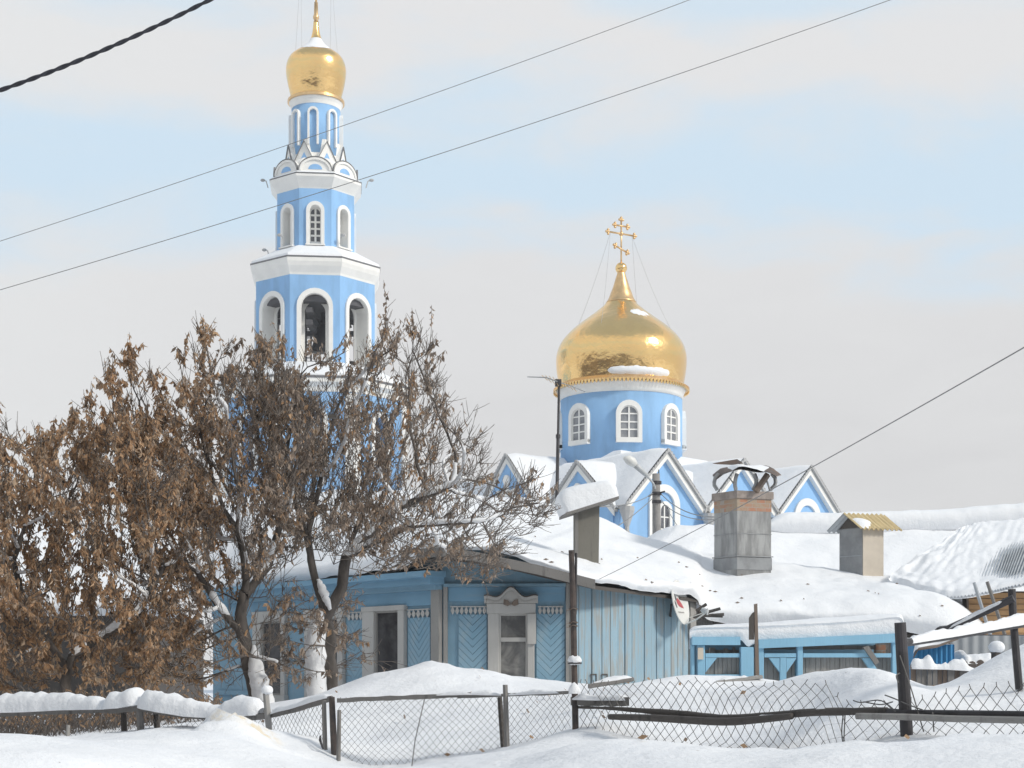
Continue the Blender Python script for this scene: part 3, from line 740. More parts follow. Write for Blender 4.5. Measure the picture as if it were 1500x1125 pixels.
    # funnels and downpipes in the valleys
    for fr, u in ((frR, .05), (frR, 4.68), (frR, 8.98), (frL, S - 4.85)):
        mb = MB(); p = fr(u, 0, .42); mb.lathe((p.x, p.y), [(r_, z_ + ZC) for r_, z_ in ((.05, 5.85), (.10, 5.9), (.30, 6.5), (.30, 6.68), (.26, 6.68))], 10)
        mb.tube([p + Vector((0, 0, 1)), p + Vector((0, 0, 5.9))], .09, 8)
        for z in (5.2 + ZC, 5.6 + ZC): mb.lathe((p.x, p.y), [(.12, z), (.12, z + .08)], 8)
        mb.build('downpipe', 'church grey trim', T)
    # drum
    Zw = lambda py: ZC + (HY - py) / F * (Dd - 89 * s)
    Rw = 89 * s
    mb = MB(); mb.lathe((dx, dy), [(Rw, Zt(690)), (Rw, Zt(578))], 96); mb.build('drum', 'church blue', T, True)
    mb = MB(); mb.lathe((dx, dy), [(Rw + .003, Zt(588)), (Rw + .02, Zt(588)), (Rw + .06, Zt(581)), (93 * s, Zt(576)), (95 * s, Zt(573))], 96); mb.build('drum_cornice', 'church white', T, True)
    for k in range(8):
        a = math.radians(-94 + 7 + 44.5 * k); nrm = Vector((math.cos(a), math.sin(a), 0))
        fr = Frame(Vector((dx, dy, 0)) + nrm * Rw * .988, (-nrm.y, nrm.x, 0), nrm)
        mb = MB(); mb.ring(fr, arch(13 * s, Zw(641), Zw(594)), arch(18.5 * s, Zw(646), Zw(586)), -.2, .16)
        mb.fbox(fr, -18.5 * s, 18.5 * s, Zw(648), Zw(641), -.2, .18)
        f = mb.build('window_frame', 'church white', T)
        mb = MB(); mb.prism(fr, arch(13 * s, Zw(641), Zw(594)), .035, .045); mb.build('window_pane', 'church glass', f)
        mb = MB(); mb.fbox(fr, -.035, .035, Zw(641), Zw(595), .047, .09)
        for y in (606, 618, 629): mb.fbox(fr, -12.8 * s, 12.8 * s, Zw(y) - .03, Zw(y) + .03, .047, .08)
        mb.ring(fr, arch(11.8 * s, Zw(641), Zw(595.6)), arch(12.95 * s, Zw(641), Zw(594.1)), .047, .085)
        mb.build('glazing_bar', 'church white', f)
    # skirt with fringe, dome
    mb = MB(); R = 98.5 * s
    mb.lathe((dx, dy), [(88 * s, Zt(570)), (R, Zt(573)), (R, Zt(570.5)), (91 * s, Zt(565))], 96); mb.build('dome_skirt', 'pale gold', T)
    mb = MB()
    for k in range(110):
        a = 2 * PI * k / 110; nrm = Vector((math.cos(a), math.sin(a), 0)); fr = Frame(Vector((dx, dy, 0)) + nrm * R, (-nrm.y, nrm.x, 0), nrm)
        mb.prism(fr, [(-.06, Zt(571)), (-.05, Zt(575)), (0, Zt(577)), (.05, Zt(575)), (.06, Zt(571))], .002, .03)
    mb.build('skirt_fringe', 'gold', T, origin=(dx, dy, Zt(573)))
    prof = [(90.5, 568), (92, 560), (94.5, 545), (95.5, 530), (94.3, 518), (90, 506), (81.5, 494), (68.5, 481.5), (55, 471), (42, 461.5), (31.5, 453), (24, 446), (18.5, 438), (15, 429), (11.5, 420), (8.8, 411), (6.5, 404), (5, 399)]
    nn = len(prof) - 1
    pr = list(zip(spline([p[0] for p in prof], np.linspace(0, nn, 60)), spline([p[1] for p in prof], np.linspace(0, nn, 60))))
    mb = MB(); mb.lathe((dx, dy), [(r * s, Zt(y)) for r, y in pr], 96); mb.build('onion_dome', 'gold', T, True, origin=(dx, dy, Zt(568)))
    mb = MB(); mb.lathe((dx, dy), [(r * s + .015, Zt(y)) for r, y in pr if y < 446], 48); mb.build('dome_collar', 'pale gold', T, True)
    mb = MB(); mb.sphere((dx, dy, Zt(393)), 8.6 * s, 20, 12); mb.build('orb', 'gold', T, True, origin=(dx, dy, Zt(393)))
    orthodox_cross(T, Vector((dx, dy, Zt(386))), 64 * s, Vector((.85, .5, 0)), 88 * s, Zt(500), 4)
    def patch(y0, y1, a0, a1, amp, seed, name, ragged=.35, pw=1):
        rows = []
        for i in range(10):
            t = i / 9; row = []
            for j in range(30):
                q = j / 29 * 2 - 1; w = math.sqrt(max(0, 1 - abs(q) ** (2 * pw))) * (1 + ragged * mnoise.noise(Vector((j * .55, seed, .5))))
                y = (y0 + y1) / 2 + (y1 - y0) / 2 * (2 * t - 1) * max(.02, w)
                a = (a0 + a1) / 2 + (a1 - a0) / 2 * q
                r = np.interp(y, [p[1] for p in pr][::-1], [p[0] for p in pr][::-1]) - .4 + (amp + .4) * math.sin(PI * t) * (1 - q ** 6)
                row.append(Vector((dx + r * s * math.cos(a), dy + r * s * math.sin(a), Zt(y))))
            rows.append(row)
        mb = MB(); mb.grid(rows[::-1]); mb.build(name, 'snow', T, True)
    patch(553, 566, math.radians(-107), math.radians(-45), 2.2, 4.0, 'dome_snow', .3, 3)
    patch(461, 474, math.radians(-80), math.radians(-45), 1.6, 9.0, 'dome_snow', .9)

tower(); church()
# ------------------------------------------------------------------ house
def snowstrip(pts, w, h, seed=0, amp=.4, sc=2.5, step=.06, sides=9, lift=0.0, ends=.12):
    """lumpy snow lying along a polyline (half-round section); returns MB"""
    pts = [Vector(p) for p in pts]; dense = []
    for a, b in zip(pts[:-1], pts[1:]):
        k = max(1, int((b - a).length / step))
        dense += [a.lerp(b, i / k) for i in range(k)]
    dense.append(pts[-1]); k = len(dense); rows = []
    L = 0; tot = sum((b - a).length for a, b in zip(dense[:-1], dense[1:]))
    for i, p in enumerate(dense):
        if i: L += (p - dense[i - 1]).length
        t = (dense[min(i + 1, k - 1)] - dense[max(i - 1, 0)]); t.z = 0; t = t.normalized(); side = Vector((t.y, -t.x, 0))
        e = min(1, (min(L, tot - L) + .01) / ends); e = math.sqrt(max(0, 1 - (1 - e) ** 2))
        m = 1 + amp * 1.2 * mnoise.fractal(Vector((L * sc * .7, seed * 3.7, .3)), 1, 2, 4) + .12 * mnoise.noise(Vector((L * 14, seed, 3)))
        row = []
        for j in range(sides):
            th = PI * 1.0 * j / (sides - 1)
            ww = w * (.7 + .3 * m) * (.3 + .7 * e)
            jt = 1 + .16 * mnoise.noise(Vector((L * 9, j * .9, seed))); row.append(p + side * (math.cos(th) * ww * jt) + Vector((0, 0, lift - .02 + (math.sin(th) ** .75) * h * max(.25, m) * e * jt)))
        rows.append(row)
    mb = MB(); mb.grid(rows); return mb

def house():
    A = P(312, HY, 33.2); B = P(645, HY, 27.0); Cc = P(838, HY, 26.9); E = P(1013, HY, 29.6)
    for p in (A, B, Cc, E): p.z = 0
    T = thing('wooden_house', 'old blue wooden house with carved window surrounds and a thick roof of snow', 'house', (B.x, B.y, ZC - 1.0))
    L = Frame(A, B - A); Gf = Frame(B, Cc - B); R = Frame(Cc + (E - Cc).normalized() * .02, E - Cc)
    zb = ZC - 1.3
    lw = (B - A).length; gw = (Cc - B).length; rw = (E - Cc).length
    zl = L.uv(640, 838)[1]
    mb = MB(); mb.prism(L, [(0, zb), (lw - .003, zb), (lw - .003, ZC + 1.97), (0, ZC + 1.68)], -.25, 0); W1 = mb.build('log_wall', 'house blue', T)
    mb = MB(); mb.prism(Gf, [(0, zb), (gw, zb), (gw, Gf.uv(838, 838)[1]), (Gf.uv(720, 806)[0], Gf.uv(720, 806)[1]), (0, Gf.uv(650, 806)[1])], -.25, 0); W2 = mb.build('gable_wall', 'house blue', T)
    # board wall of the extension: individual worn boards of uneven width
    rnd = random.Random(3); u = 0.0; mb = MB()
    while u < rw:
        w = min(rnd.uniform(.13, .24), rw - u)
        mb.fbox(R, u + .006, u + w - .006, zb, R.uv(930, 864)[1] + .05, -.06, rnd.uniform(-.008, .018)); u += w
    W3 = soften(mb.build('board_wall', 'worn blue boards', T), .006, 1)
    mb = MB(); mb.fbox(R, 0, rw, zb, R.uv(930, 866)[1], -.3, -.065); mb.build('wall_backing', 'dark wood', W3)
    mb = MB(); mb.fbox(R, rw - .14, rw + .05, zb, R.uv(1012, 872)[1], -.35, .06); mb.build('corner_board', 'pale grey wood', W3)
    mb = MB()
    for px in (868, 884):
        a = R.uv(px, 987); mb.fbox(R, a[0] - .09, a[0] - .075, a[1] - .25, a[1], .022, .035); mb.fbox(R, a[0] + .06, a[0] + .075, a[1] - .25, a[1], .022, .035); mb.fbox(R, a[0] - .07, a[0] + .06, a[1] - .02, a[1], .022, .034)
    mb.build('hatch_outline', 'dark wood', W3)
    def quad(mb, fr, x0, x1, y0, y1, n0, n1):
        a = fr.uv(x0, y1); b = fr.uv(x1, y0); mb.fbox(fr, a[0], b[0], a[1], b[1], n0, n1)
    # corner boards of the gable wall
    for fr, x0, x1, y0, w in ((Gf, 650, 656, 858, W2), (Gf, 829, 834.5, 853, W2), (Gf, 835.5, 840, 850, W2)):
        mb = MB(); quad(mb, fr, x0, x1, y0, 1025, 0.003, .07); mb.build('corner_board', 'pale grey wood', w)
    a = L.uv(641, 860); mb = MB(); mb.fbox(L, lw - .17, lw + .06, zb, a[1], .003, .08); mb.build('corner_board', 'pale grey wood', W1)
    # eaves cornice of the long wall
    a = L.uv(640, 838)[1]
    for (d0, d1, n1, m) in ((0, .10, .42, 'cornice blue'), (.10, .22, .30, 'cornice blue'), (.22, .31, .16, 'house blue')):
        mb = MB(); mb.fbox(L, -.3, lw + n1 * .4 - .003, a - d1, a - d0, .003, n1); mb.build('eaves_moulding', m, W1)
    mb = MB(); mb.fbox(L, 0, lw - .2, L.uv(560, 900)[1] + .12, a - .312, .003, .03); mb.build('frieze_board', 'cornice blue', W1)
    # gable frieze
    mb = MB(); quad(mb, Gf, 657, 828, 860, 881, .003, .03); mb.build('frieze_board', 'cornice blue', W2)
    mb = MB(); quad(mb, Gf, 650, 829, 855, 860, .003, .09); mb.build('frieze_moulding', 'house blue', W2)
    # carved valance: row of pale teardrops
    def valance(fr, x0, x1, y0, y1, n, w):
        mb = MB(); a = fr.uv(x0, y0); b = fr.uv(x1, y1); k = n; W_ = (b[0] - a[0]) / k
        mb.fbox(fr, a[0], b[0], a[1] - .02, a[1], .032, .05)
        for i in range(k):
            c = a[0] + (i + .5) * W_; h = a[1] - .02; hh = a[1] - b[1]
            mb.prism(fr, [(c - W_ * .12, h), (c - W_ * .44, h - hh * .45), (c - W_ * .28, h - hh * .7), (c, h - hh * .98), (c + W_ * .28, h - hh * .7), (c + W_ * .44, h - hh * .45), (c + W_ * .12, h)], .032, .046)
        mb.build('carved_valance', 'window frame paint', w)
    valance(Gf, 660, 713, 888, 899, 8, W2); valance(Gf, 788, 825, 888, 899, 6, W2)
    valance(L, 599, 632, 893, 903, 5, W1); valance(L, 511, 534, 897, 907, 4, W1); valance(L, 425, 447, 902, 911, 4, W1)
    # chevron panels
    def panel(fr, x0, x1, y0, y1, w):
        mb = MB(); a = fr.uv(x0, y1); b = fr.uv(x1, y0)
        o = bpy.data.objects
        # built in its own axes so that the boards run along the wall
        me = MB(); hw = (b[0] - a[0]) / 2
        me.hexa([(-hw, -.03, a[1] - b[1]), (hw, -.03, a[1] - b[1]), (hw, 0, a[1] - b[1]), (-hw, 0, a[1] - b[1]), (-hw, -.03, 0), (hw, -.03, 0), (hw, 0, 0), (-hw, 0, 0)])
        ob = me.build('chevron_panel', 'chevron boards', None, origin=(0, 0, 0))
        pos = fr((a[0] + b[0]) / 2, b[1], .004)
        ob.parent = w; ob.location = pos - world_of(w); ob.rotation_euler = (0, 0, math.atan2(fr.u.y, fr.u.x))
    panel(Gf, 786, 827, 899, 1025, W2); panel(Gf, 672, 713, 900, 1025, W2); panel(L, 600, 632, 904, 1025, W1); panel(L, 511, 533, 908, 1025, W1)
    # windows
    def window(fr, w, x0, x1, y0, y1, ix0, ix1, iy0, iy1, glass, carved=False, bar=None):
        mb = MB(); a = fr.uv(x0, y1); b = fr.uv(x1, y0); c = fr.uv(ix0, iy1); d = fr.uv(ix1, iy0)
        mb.fbox(fr, a[0], c[0], a[1], d[1], .003, .09); mb.fbox(fr, d[0], b[0], a[1], d[1], .003, .09)
        mb.fbox(fr, a[0] - .02, b[0] + .02, d[1], b[1], .003, .10); mb.fbox(fr, a[0] - .03, b[0] + .03, a[1] - .06, c[1], .003, .12)
        f = soften(mb.build('window_frame', 'window frame paint', w), .008, 1)
        mb = MB(); mb.fbox(fr, c[0], d[0], c[1], d[1], .004, .012); mb.build('window_pane', glass, f)
        mb = MB(); t = .035
        mb.fbox(fr, c[0], c[0] + t, c[1], d[1], .013, .05); mb.fbox(fr, d[0] - t, d[0], c[1], d[1], .013, .05); mb.fbox(fr, c[0] + t, d[0] - t, d[1] - t, d[1], .013, .048); mb.fbox(fr, c[0] + t, d[0] - t, c[1], c[1] + t, .013, .048)
        if bar: q = fr.uv(ix0, bar)[1]; mb.fbox(fr, c[0] + t, d[0] - t, q - .035, q + .035, .013, .06)
        mb.build('sash', 'pale grey wood' if not carved else 'window frame paint', f)
        if carved:
            k = []; W_ = b[0] - a[0]
            for i in range(25):
                x = i / 24; y = .10 + .14 * math.exp(-((x - .5) / .2) ** 2) + (.03 * math.cos((x - .5) * 14))
                k.append((a[0] - .06 + (W_ + .12) * x, b[1] + y))
            mb = MB(); mb.prism(fr, [(b[0] + .06, b[1] + .003), ] + k[::-1] + [(a[0] - .06, b[1] + .003)], .003, .11)
            mb.ring(fr, [(u, v - .045) for u, v in k], k, .112, .17)
            for i in range(1, 24):
                if i % 1 == 0: mb.prism(fr, [(k[i][0] - .015, k[i][1] - .09), (k[i][0] + .015, k[i][1] - .09), (k[i][0], k[i][1] - .06)], .112, .125)
            mb.build('carved_pediment', 'window frame paint', f)
            mb = MB(); mb.ring(fr, k, [(u, v + .02) for u, v in k], .003, .2); mb.build('pediment_flashing', 'dark wood', f)
            mb = MB(); u = (a[0] + b[0]) / 2
            for sg in (-1, 1): mb.prism(fr, [(u, b[1] - .02), (u + sg * .05, b[1] + .05), (u + sg * .12, b[1] + .07), (u + sg * .13, b[1] - .02), (u + sg * .06, b[1] - .05)][::-sg], .112, .14)
            mb.build('carved_ornament', 'brown wood', f)
            mb = MB(); mb.fbox(fr, d[0] + .002, b[0] + .03, d[1] - .52, d[1] - .003, .092, .13); mb.build('side_board', 'window frame paint', f)
    window(Gf, W2, 715, 783, 884, 1030, 731, 773, 899, 1018, 'curtain glass', True, 937)
    window(L, W1, 536, 597, 886, 1030, 553, 588, 894, 1018, 'house glass')
    window(L, W1, 451, 507, 890, 1030, 467, 499, 905, 1022, 'house glass')
    window(L, W1, 375, 422, 894, 1031, 387, 416, 910, 1018, 'house glass')
    # lower trim at the left end
    mb = MB(); quad(mb, L, 319, 374, 1012, 1017, .003, .06); mb.build('plinth_board', 'house blue', W1)
    # roof deck and rake board
    mb = MB()
    rk = [P(610, 818, 26.35), P(650, 815, 26.0), P(700, 823, 26.0), P(790, 842, 26.0), P(872, 863, 26.05)]
    for p, q in zip(rk[:-1], rk[1:]):
        d = Vector((0, .04, 0)); h = Vector((0, 0, .16))
        mb.hexa([p, q, q + d, p + d, p + h, q + h, q + d + h, p + d + h])
    mb.build('rake_board', 'grey wood', T)
    mb = MB()
    fr_ = [P(300, 868, 33.4), P(430, 852, 30.6), P(560, 838, 27.8), P(645, 815, 26.3), P(720, 823, 26.3), P(800, 842, 26.3), P(870, 858, 26.4), P(940, 867, 28.0), P(1020, 877, 29.4), P(1045, 909, 30.2), P(1150, 917, 30.4), P(1280, 922, 30.5), P(1400, 940, 30.3)]
    bk = [Vector((p.x * 1.18, p.y + 5, p.z + .55)) for p in fr_]
    dn = Vector((0, 0, -.06))
    mb.grid([fr_, bk]); mb.grid([[p + dn for p in bk], [p + dn for p in fr_]]); mb.grid([[p + dn for p in fr_], fr_])
    RF = mb.build('roof', 'dark wood', T)
    # thick roof snow
    xs = [300, 430, 560, 645, 720, 790, 865, 940, 1015, 1042, 1150, 1250, 1335, 1405, 1440]
    r0 = [P(x, y, d) for x, y, d in zip(xs, [868, 851, 836, 806, 810, 827, 850, 864, 875, 908, 914, 917, 926, 936, 945], [33.6, 30.5, 27.7, 26.25, 26.25, 26.25, 26.35, 27.9, 29.2, 30.0, 30.2, 30.2, 30.2, 30.0, 30.4])]
    r1 = [P(x, y, d) for x, y, d in zip(xs, [856, 836, 820, 796, 802, 819, 841, 850, 858, 886, 892, 894, 902, 915, 936], [33.5, 30.4, 27.7, 26.2, 26.2, 26.2, 26.3, 27.8, 29.1, 29.9, 30.1, 30.1, 30.1, 30.0, 30.4])]
    r2 = [P(x, y, d) for x, y, d in zip(xs, [842, 820, 803, 786, 795, 810, 829, 837, 846, 866, 868, 867, 867, 884, 915], [34.3, 31.2, 28.4, 26.9, 26.9, 26.9, 27, 28.6, 30.0, 30.7, 30.9, 30.9, 30.9, 30.6, 30.8])]
    r3 = [P(x, y, d) for x, y, d in zip(xs, [790, 775, 760, 757, 764, 776, 796, 812, 826, 836, 842, 850, 854, 877, 908], [36, 34, 32, 31, 31, 31, 31, 31.5, 32.3, 32.6, 32.8, 32.8, 32.8, 32.2, 32])]
    r4 = [P(x, y, d) for x, y, d in zip(xs, [732, 724, 719, 722, 728, 736, 755, 789, 806, 812, 828, 843, 852, 877, 908], [40, 39, 37.5, 36.5, 36.5, 36.3, 35.8, 35.2, 35, 35, 35, 34.6, 34.4, 34, 33.6])]
    r5 = [Vector((p.x * 1.03, p.y + 2.2, p.z - 1.2)) for p in r4]
    g_ = loft([r0, r1, r2, r3, r4, r5], 260, 76, .09, .8, 1)
    mb = MB(); mb.grid(g_); o = mb.build('roof_snow', 'snow', RF, True)
    rl = random.Random(41); lt = MB()
    for _ in range(34):
        p = g_[rl.randint(14, 52)][rl.randint(70, 235)]; a = rl.uniform(0, PI); w = rl.uniform(.02, .065); d = Vector((math.cos(a) * w, math.sin(a) * w, .0)); e = Vector((-d.y * .4, d.x * .4, .02))
        p = p + Vector((0, 0, .015)); lt.add([p - d, p - e + Vector((0, 0, .01)), p + d, p + e], [(0, 1, 2, 3)])
    o = lt.build('fallen_leaves', 'dead leaf 3', RF); o['kind'] = 'stuff'
    # dark junk at the step beside the dish
    mb = MB(); rnd = random.Random(8)
    for i in range(9):
        p = P(1014 + rnd.uniform(0, 24), 895 + rnd.uniform(0, 10), 29.2); q = p + Vector((rnd.uniform(.1, .45), rnd.uniform(-.1, .1), rnd.uniform(-.04, .15))); mb.tube([p, q], .03, 5)
    mb.build('torn_roofing', 'dark wood', T)
    # wooden vent duct
    c = P(862, 828, 28.4); s = 28.4 / F
    s = 27.5 / F; fr = Frame(P(845, HY, 27.5) * 1.0, (1, .12, 0)); fr.o.z = 0; V = lambda y: ZC + (HY - y) * s
    mb = MB(); w = 34 * s
    mb.hexa([fr(0, V(826), 0), fr(w * .96, V(826), 0), fr(w * .96, V(826), -.4), fr(0, V(826), -.4), fr(0, V(738), 0), fr(w, V(730), 0), fr(w, V(730), -.4), fr(0, V(738), -.4)])
    D = soften(mb.build('vent_duct', 'duct wood', T), .01, 1)
    D['label'] = 'tall grey wooden vent duct under a tilted snow cap'
    mb = MB(); mb.fbox(fr, -.03, w * 1.0, V(829), V(825), -.42, .03); mb.fbox(fr, -.035, .02, V(826), V(745), -.01, .035); mb.build('duct_trim', 'grey wood', D)
    lid = [fr(-.22, V(757), .22), fr(w + .30, V(732), .22), fr(w + .30, V(732), -.62), fr(-.22, V(757), -.62)]
    up = Vector((0, 0, .05)); mb = MB(); mb.hexa(lid + [p + up for p in lid]); mb.build('lid_board', 'grey wood', D)
    rows = []
    for i in range(15):
        t = i / 14; row = []
        for j in range(27):
            q = j / 26; p = lid[0].lerp(lid[1], q * 1.0).lerp(lid[3].lerp(lid[2], q), t)
            bul = (1 - abs(2 * q - 1) ** 4.5) * (1 - abs(2 * t - 1) ** 4.5)
            p = p + up + Vector(((q - .5) * .10 * bul ** .5 - .20 * (1 - q) * bul ** .4, (t - .5) * .15 * bul ** .5, .40 * bul ** .55 * (1 - .10 * q) + .02 * mnoise.noise(Vector((q * 4, t * 4, 1)))))
            row.append(p)
        rows.append(row)
    mb = MB(); mb.grid(rows); mb.build('duct_snow', 'snow', D, True)
    # brick chimney
    Dc = 32.4; s = Dc / F; V = lambda y: ZC + (HY - y) * s
    k0 = P(1080, HY, Dc); k0.z = 0
    fr = Frame(k0, Vector((.93, .36, 0))); fl = Frame(k0, Vector((-.55, .83, 0)), Vector((-.83, -.55, 0)))
    def block(mb, x, g_, z0, z1):       # corner-facing block grown by g_
        u = fr.u; n = fl.u; a = k0 - u * g_ - n * g_; wu = .80 + 2 * g_; wn = .72 + 2 * g_
        pts = [a, a + u * wu, a + u * wu + n * wn, a + n * wn]
        mb.hexa([Vector((p.x, p.y, z0)) for p in pts] + [Vector((p.x, p.y, z1)) for p in pts])
    mb = MB(); block(mb, 0, 0, V(846), V(748)); CH = mb.build('chimney', 'grey plaster', T)
    CH['label'] = 'square chimney, grey below with a brick top and bent tin cover'
    mb = MB(); block(mb, 0, .012, V(834), V(816)); mb.build('lower_cladding', 'grey asbestos', CH)
    mb = MB(); block(mb, 0, .03, V(815), V(813.5)); block(mb, 0, .01, V(781.5), V(780.5)); mb.build('sheet_seam', 'zinc sheet', CH)
    mb = MB(); block(mb, 0, .004, V(748), V(729.5)); mb.build('brick_band', 'old brick', CH)
    mb = MB(); block(mb, 0, .035, V(729.5), V(718.5)); mb.build('cap_course', 'mortar cap', CH)
    mb = MB(); c = k0 + fr.u * .3 + fl.u * .25
    mb.prism(Frame(P(1044, HY, Dc - .35) * 1, (1, 0, 0)), [(0, P(1044, 838, Dc)[2] - ZC * 0), (.5, V(832)), (.62, V(838)), (.4, V(840)), (.1, V(839))], -.05, .0)
    mb.build('base_flashing', 'rusty tin', CH)
    # bent strap hoops holding the tin
    def strap(pts, w=.05):
        mb.tube([Vector(p) for p in pts], w, 5)
    mb = MB()
    for px, dd, wob in ((1051, .15, -.08), (1078, -.05, -.03), (1103, .05, .05), (1128, .35, .10)):
        b0 = P(px, 718, Dc + dd); t0 = P(px + 2, 694, Dc + dd); m0 = b0.lerp(t0, .5) + Vector((wob, 0, 0))
        strap([b0, b0.lerp(m0, .6) + Vector((wob * .3, 0, 0)), m0, m0.lerp(t0, .5) + Vector((wob * .3, 0, 0)), t0], .042)
    strap([P(1056, 716, Dc + .1), P(1068, 699, Dc), P(1080, 716, Dc)], .02); strap([P(1112, 718, Dc + .1), P(1121, 698, Dc + .1), P(1128, 719, Dc + .3)], .025)
    mb.build('bent_strap', 'zinc sheet', CH)
    mb = MB(); strap([P(1107, 720, Dc), P(1124, 695, Dc + .1)], .07); mb.build('rusty_strap', 'brown wood', CH)
    rows = []; rows2 = []
    for i in range(7):
        t = i / 6; row = []; r2_ = []
        for j in range(19):
            q = j / 18; y = 694 - 4 * math.sin(PI * q) + 2.5 * math.cos(q * 9 + t * 2) - 3 * q + (9 * max(0, q - .85) / .15) + (6 * max(0, .12 - q) / .12)
            p = P(1047 + 94 * q, y - 5 * t, Dc - .2 + 1.0 * t); p.x += .05 * math.sin(t * 6 + q * 5); row.append(p)
            e = max(0, min(1, (q - .22) / .12, (.82 - q) / .15)) * max(0, 1 - abs(2 * t - .8) ** 4)
            r2_.append(p + Vector((0, 0, -.01 + .10 * e)))
        rows.append(row); rows2.append(r2_)
    mb = MB(); mb.grid(rows); mb.grid([[p + Vector((0, 0, -.015)) for p in r] for r in rows][::-1]); mb.build('tin_cover', 'rusty tin', CH, True)
    mb = MB(); mb.grid(rows2); mb.build('cover_snow', 'snow', CH, True)
    # cream vent shaft with little gable roof
    Dv = 33.6; s = Dv / F; V = lambda y: ZC + (HY - y) * s
    k0 = P(1263, HY, Dv); k0.z = 0; fr = Frame(k0, Vector((.95, .30, 0))); fl = Frame(k0, Vector((-.62, .78, 0)), Vector((-.78, -.62, 0)))
    u = fr.u; nn_ = fl.u; wu = .50; wn = .62
    pts = [k0, k0 + u * wu, k0 + u * wu + nn_ * wn, k0 + nn_ * wn]
    mb = MB(); mb.hexa([Vector((p.x, p.y, V(862))) for p in pts] + [Vector((p.x, p.y, V(772))) for p in pts]); SH = mb.build('vent_shaft', 'grey asbestos', T)
    SH['label'] = 'square vent shaft, grey and cream, under a yellow corrugated gable'
    mb = MB(); mb.fbox(fr, .01, wu + .005, V(846), V(774), .003, .02); mb.build('cream_panel', 'cream panel', SH)
    mb = MB(); mb.fbox(fl, 0, wn, V(814), V(813), .003, .012); mb.build('panel_joint', 'slate grey', SH)
    # gable: ridge runs along u, its end seen over the grey face
    mb = MB(); apx = wn / 2
    mb.prism(fl, [(-.02, V(773)), (wn + .02, V(773)), (apx, V(752))], -.02, .0); mb.build('gable_end', 'dark wood', SH)
    for sg in (-1, 1):
        mb = MB(); rows = []
        for i in range(5):
            t = i / 4; row = []
            for j in range(49):
                q = j / 48; cor = .022 * math.sin(q * 2 * PI * 9)
                nlat = apx + sg * (apx + .17) * t; z = V(750.5) - (V(750.5) - V(775.5)) * t + cor
                p = k0 + nn_ * nlat + u * (-.18 + (wu + .50) * q); row.append(Vector((p.x, p.y, z)))
            rows.append(row)
        mb.grid(rows); mb.grid([[p - Vector((0, 0, .012)) for p in r] for r in rows][::-1]); ob = mb.build('corrugated_roof', 'yellow slate' if sg < 0 else 'slate grey', SH)
    mb = MB(); rows = []
    for i in range(8):
        t = .35 + .6 * i / 7; row = []
        for j in range(12):
            q = .02 + .34 * j / 11 * (1.2 - .6 * abs(2 * i / 7 - .9)); nlat = apx - (apx + .17) * t
            p = k0 + nn_ * nlat + u * (-.18 + (wu + .50) * q); e = math.sin(PI * i / 7) * math.sin(PI * j / 11)
            row.append(Vector((p.x, p.y, V(750.5) - (V(750.5) - V(775.5)) * t - .01 + .09 * e ** .5)))
        rows.append(row)
    mb.grid(rows); mb.build('shaft_snow', 'snow', SH, True)
    return T
house()

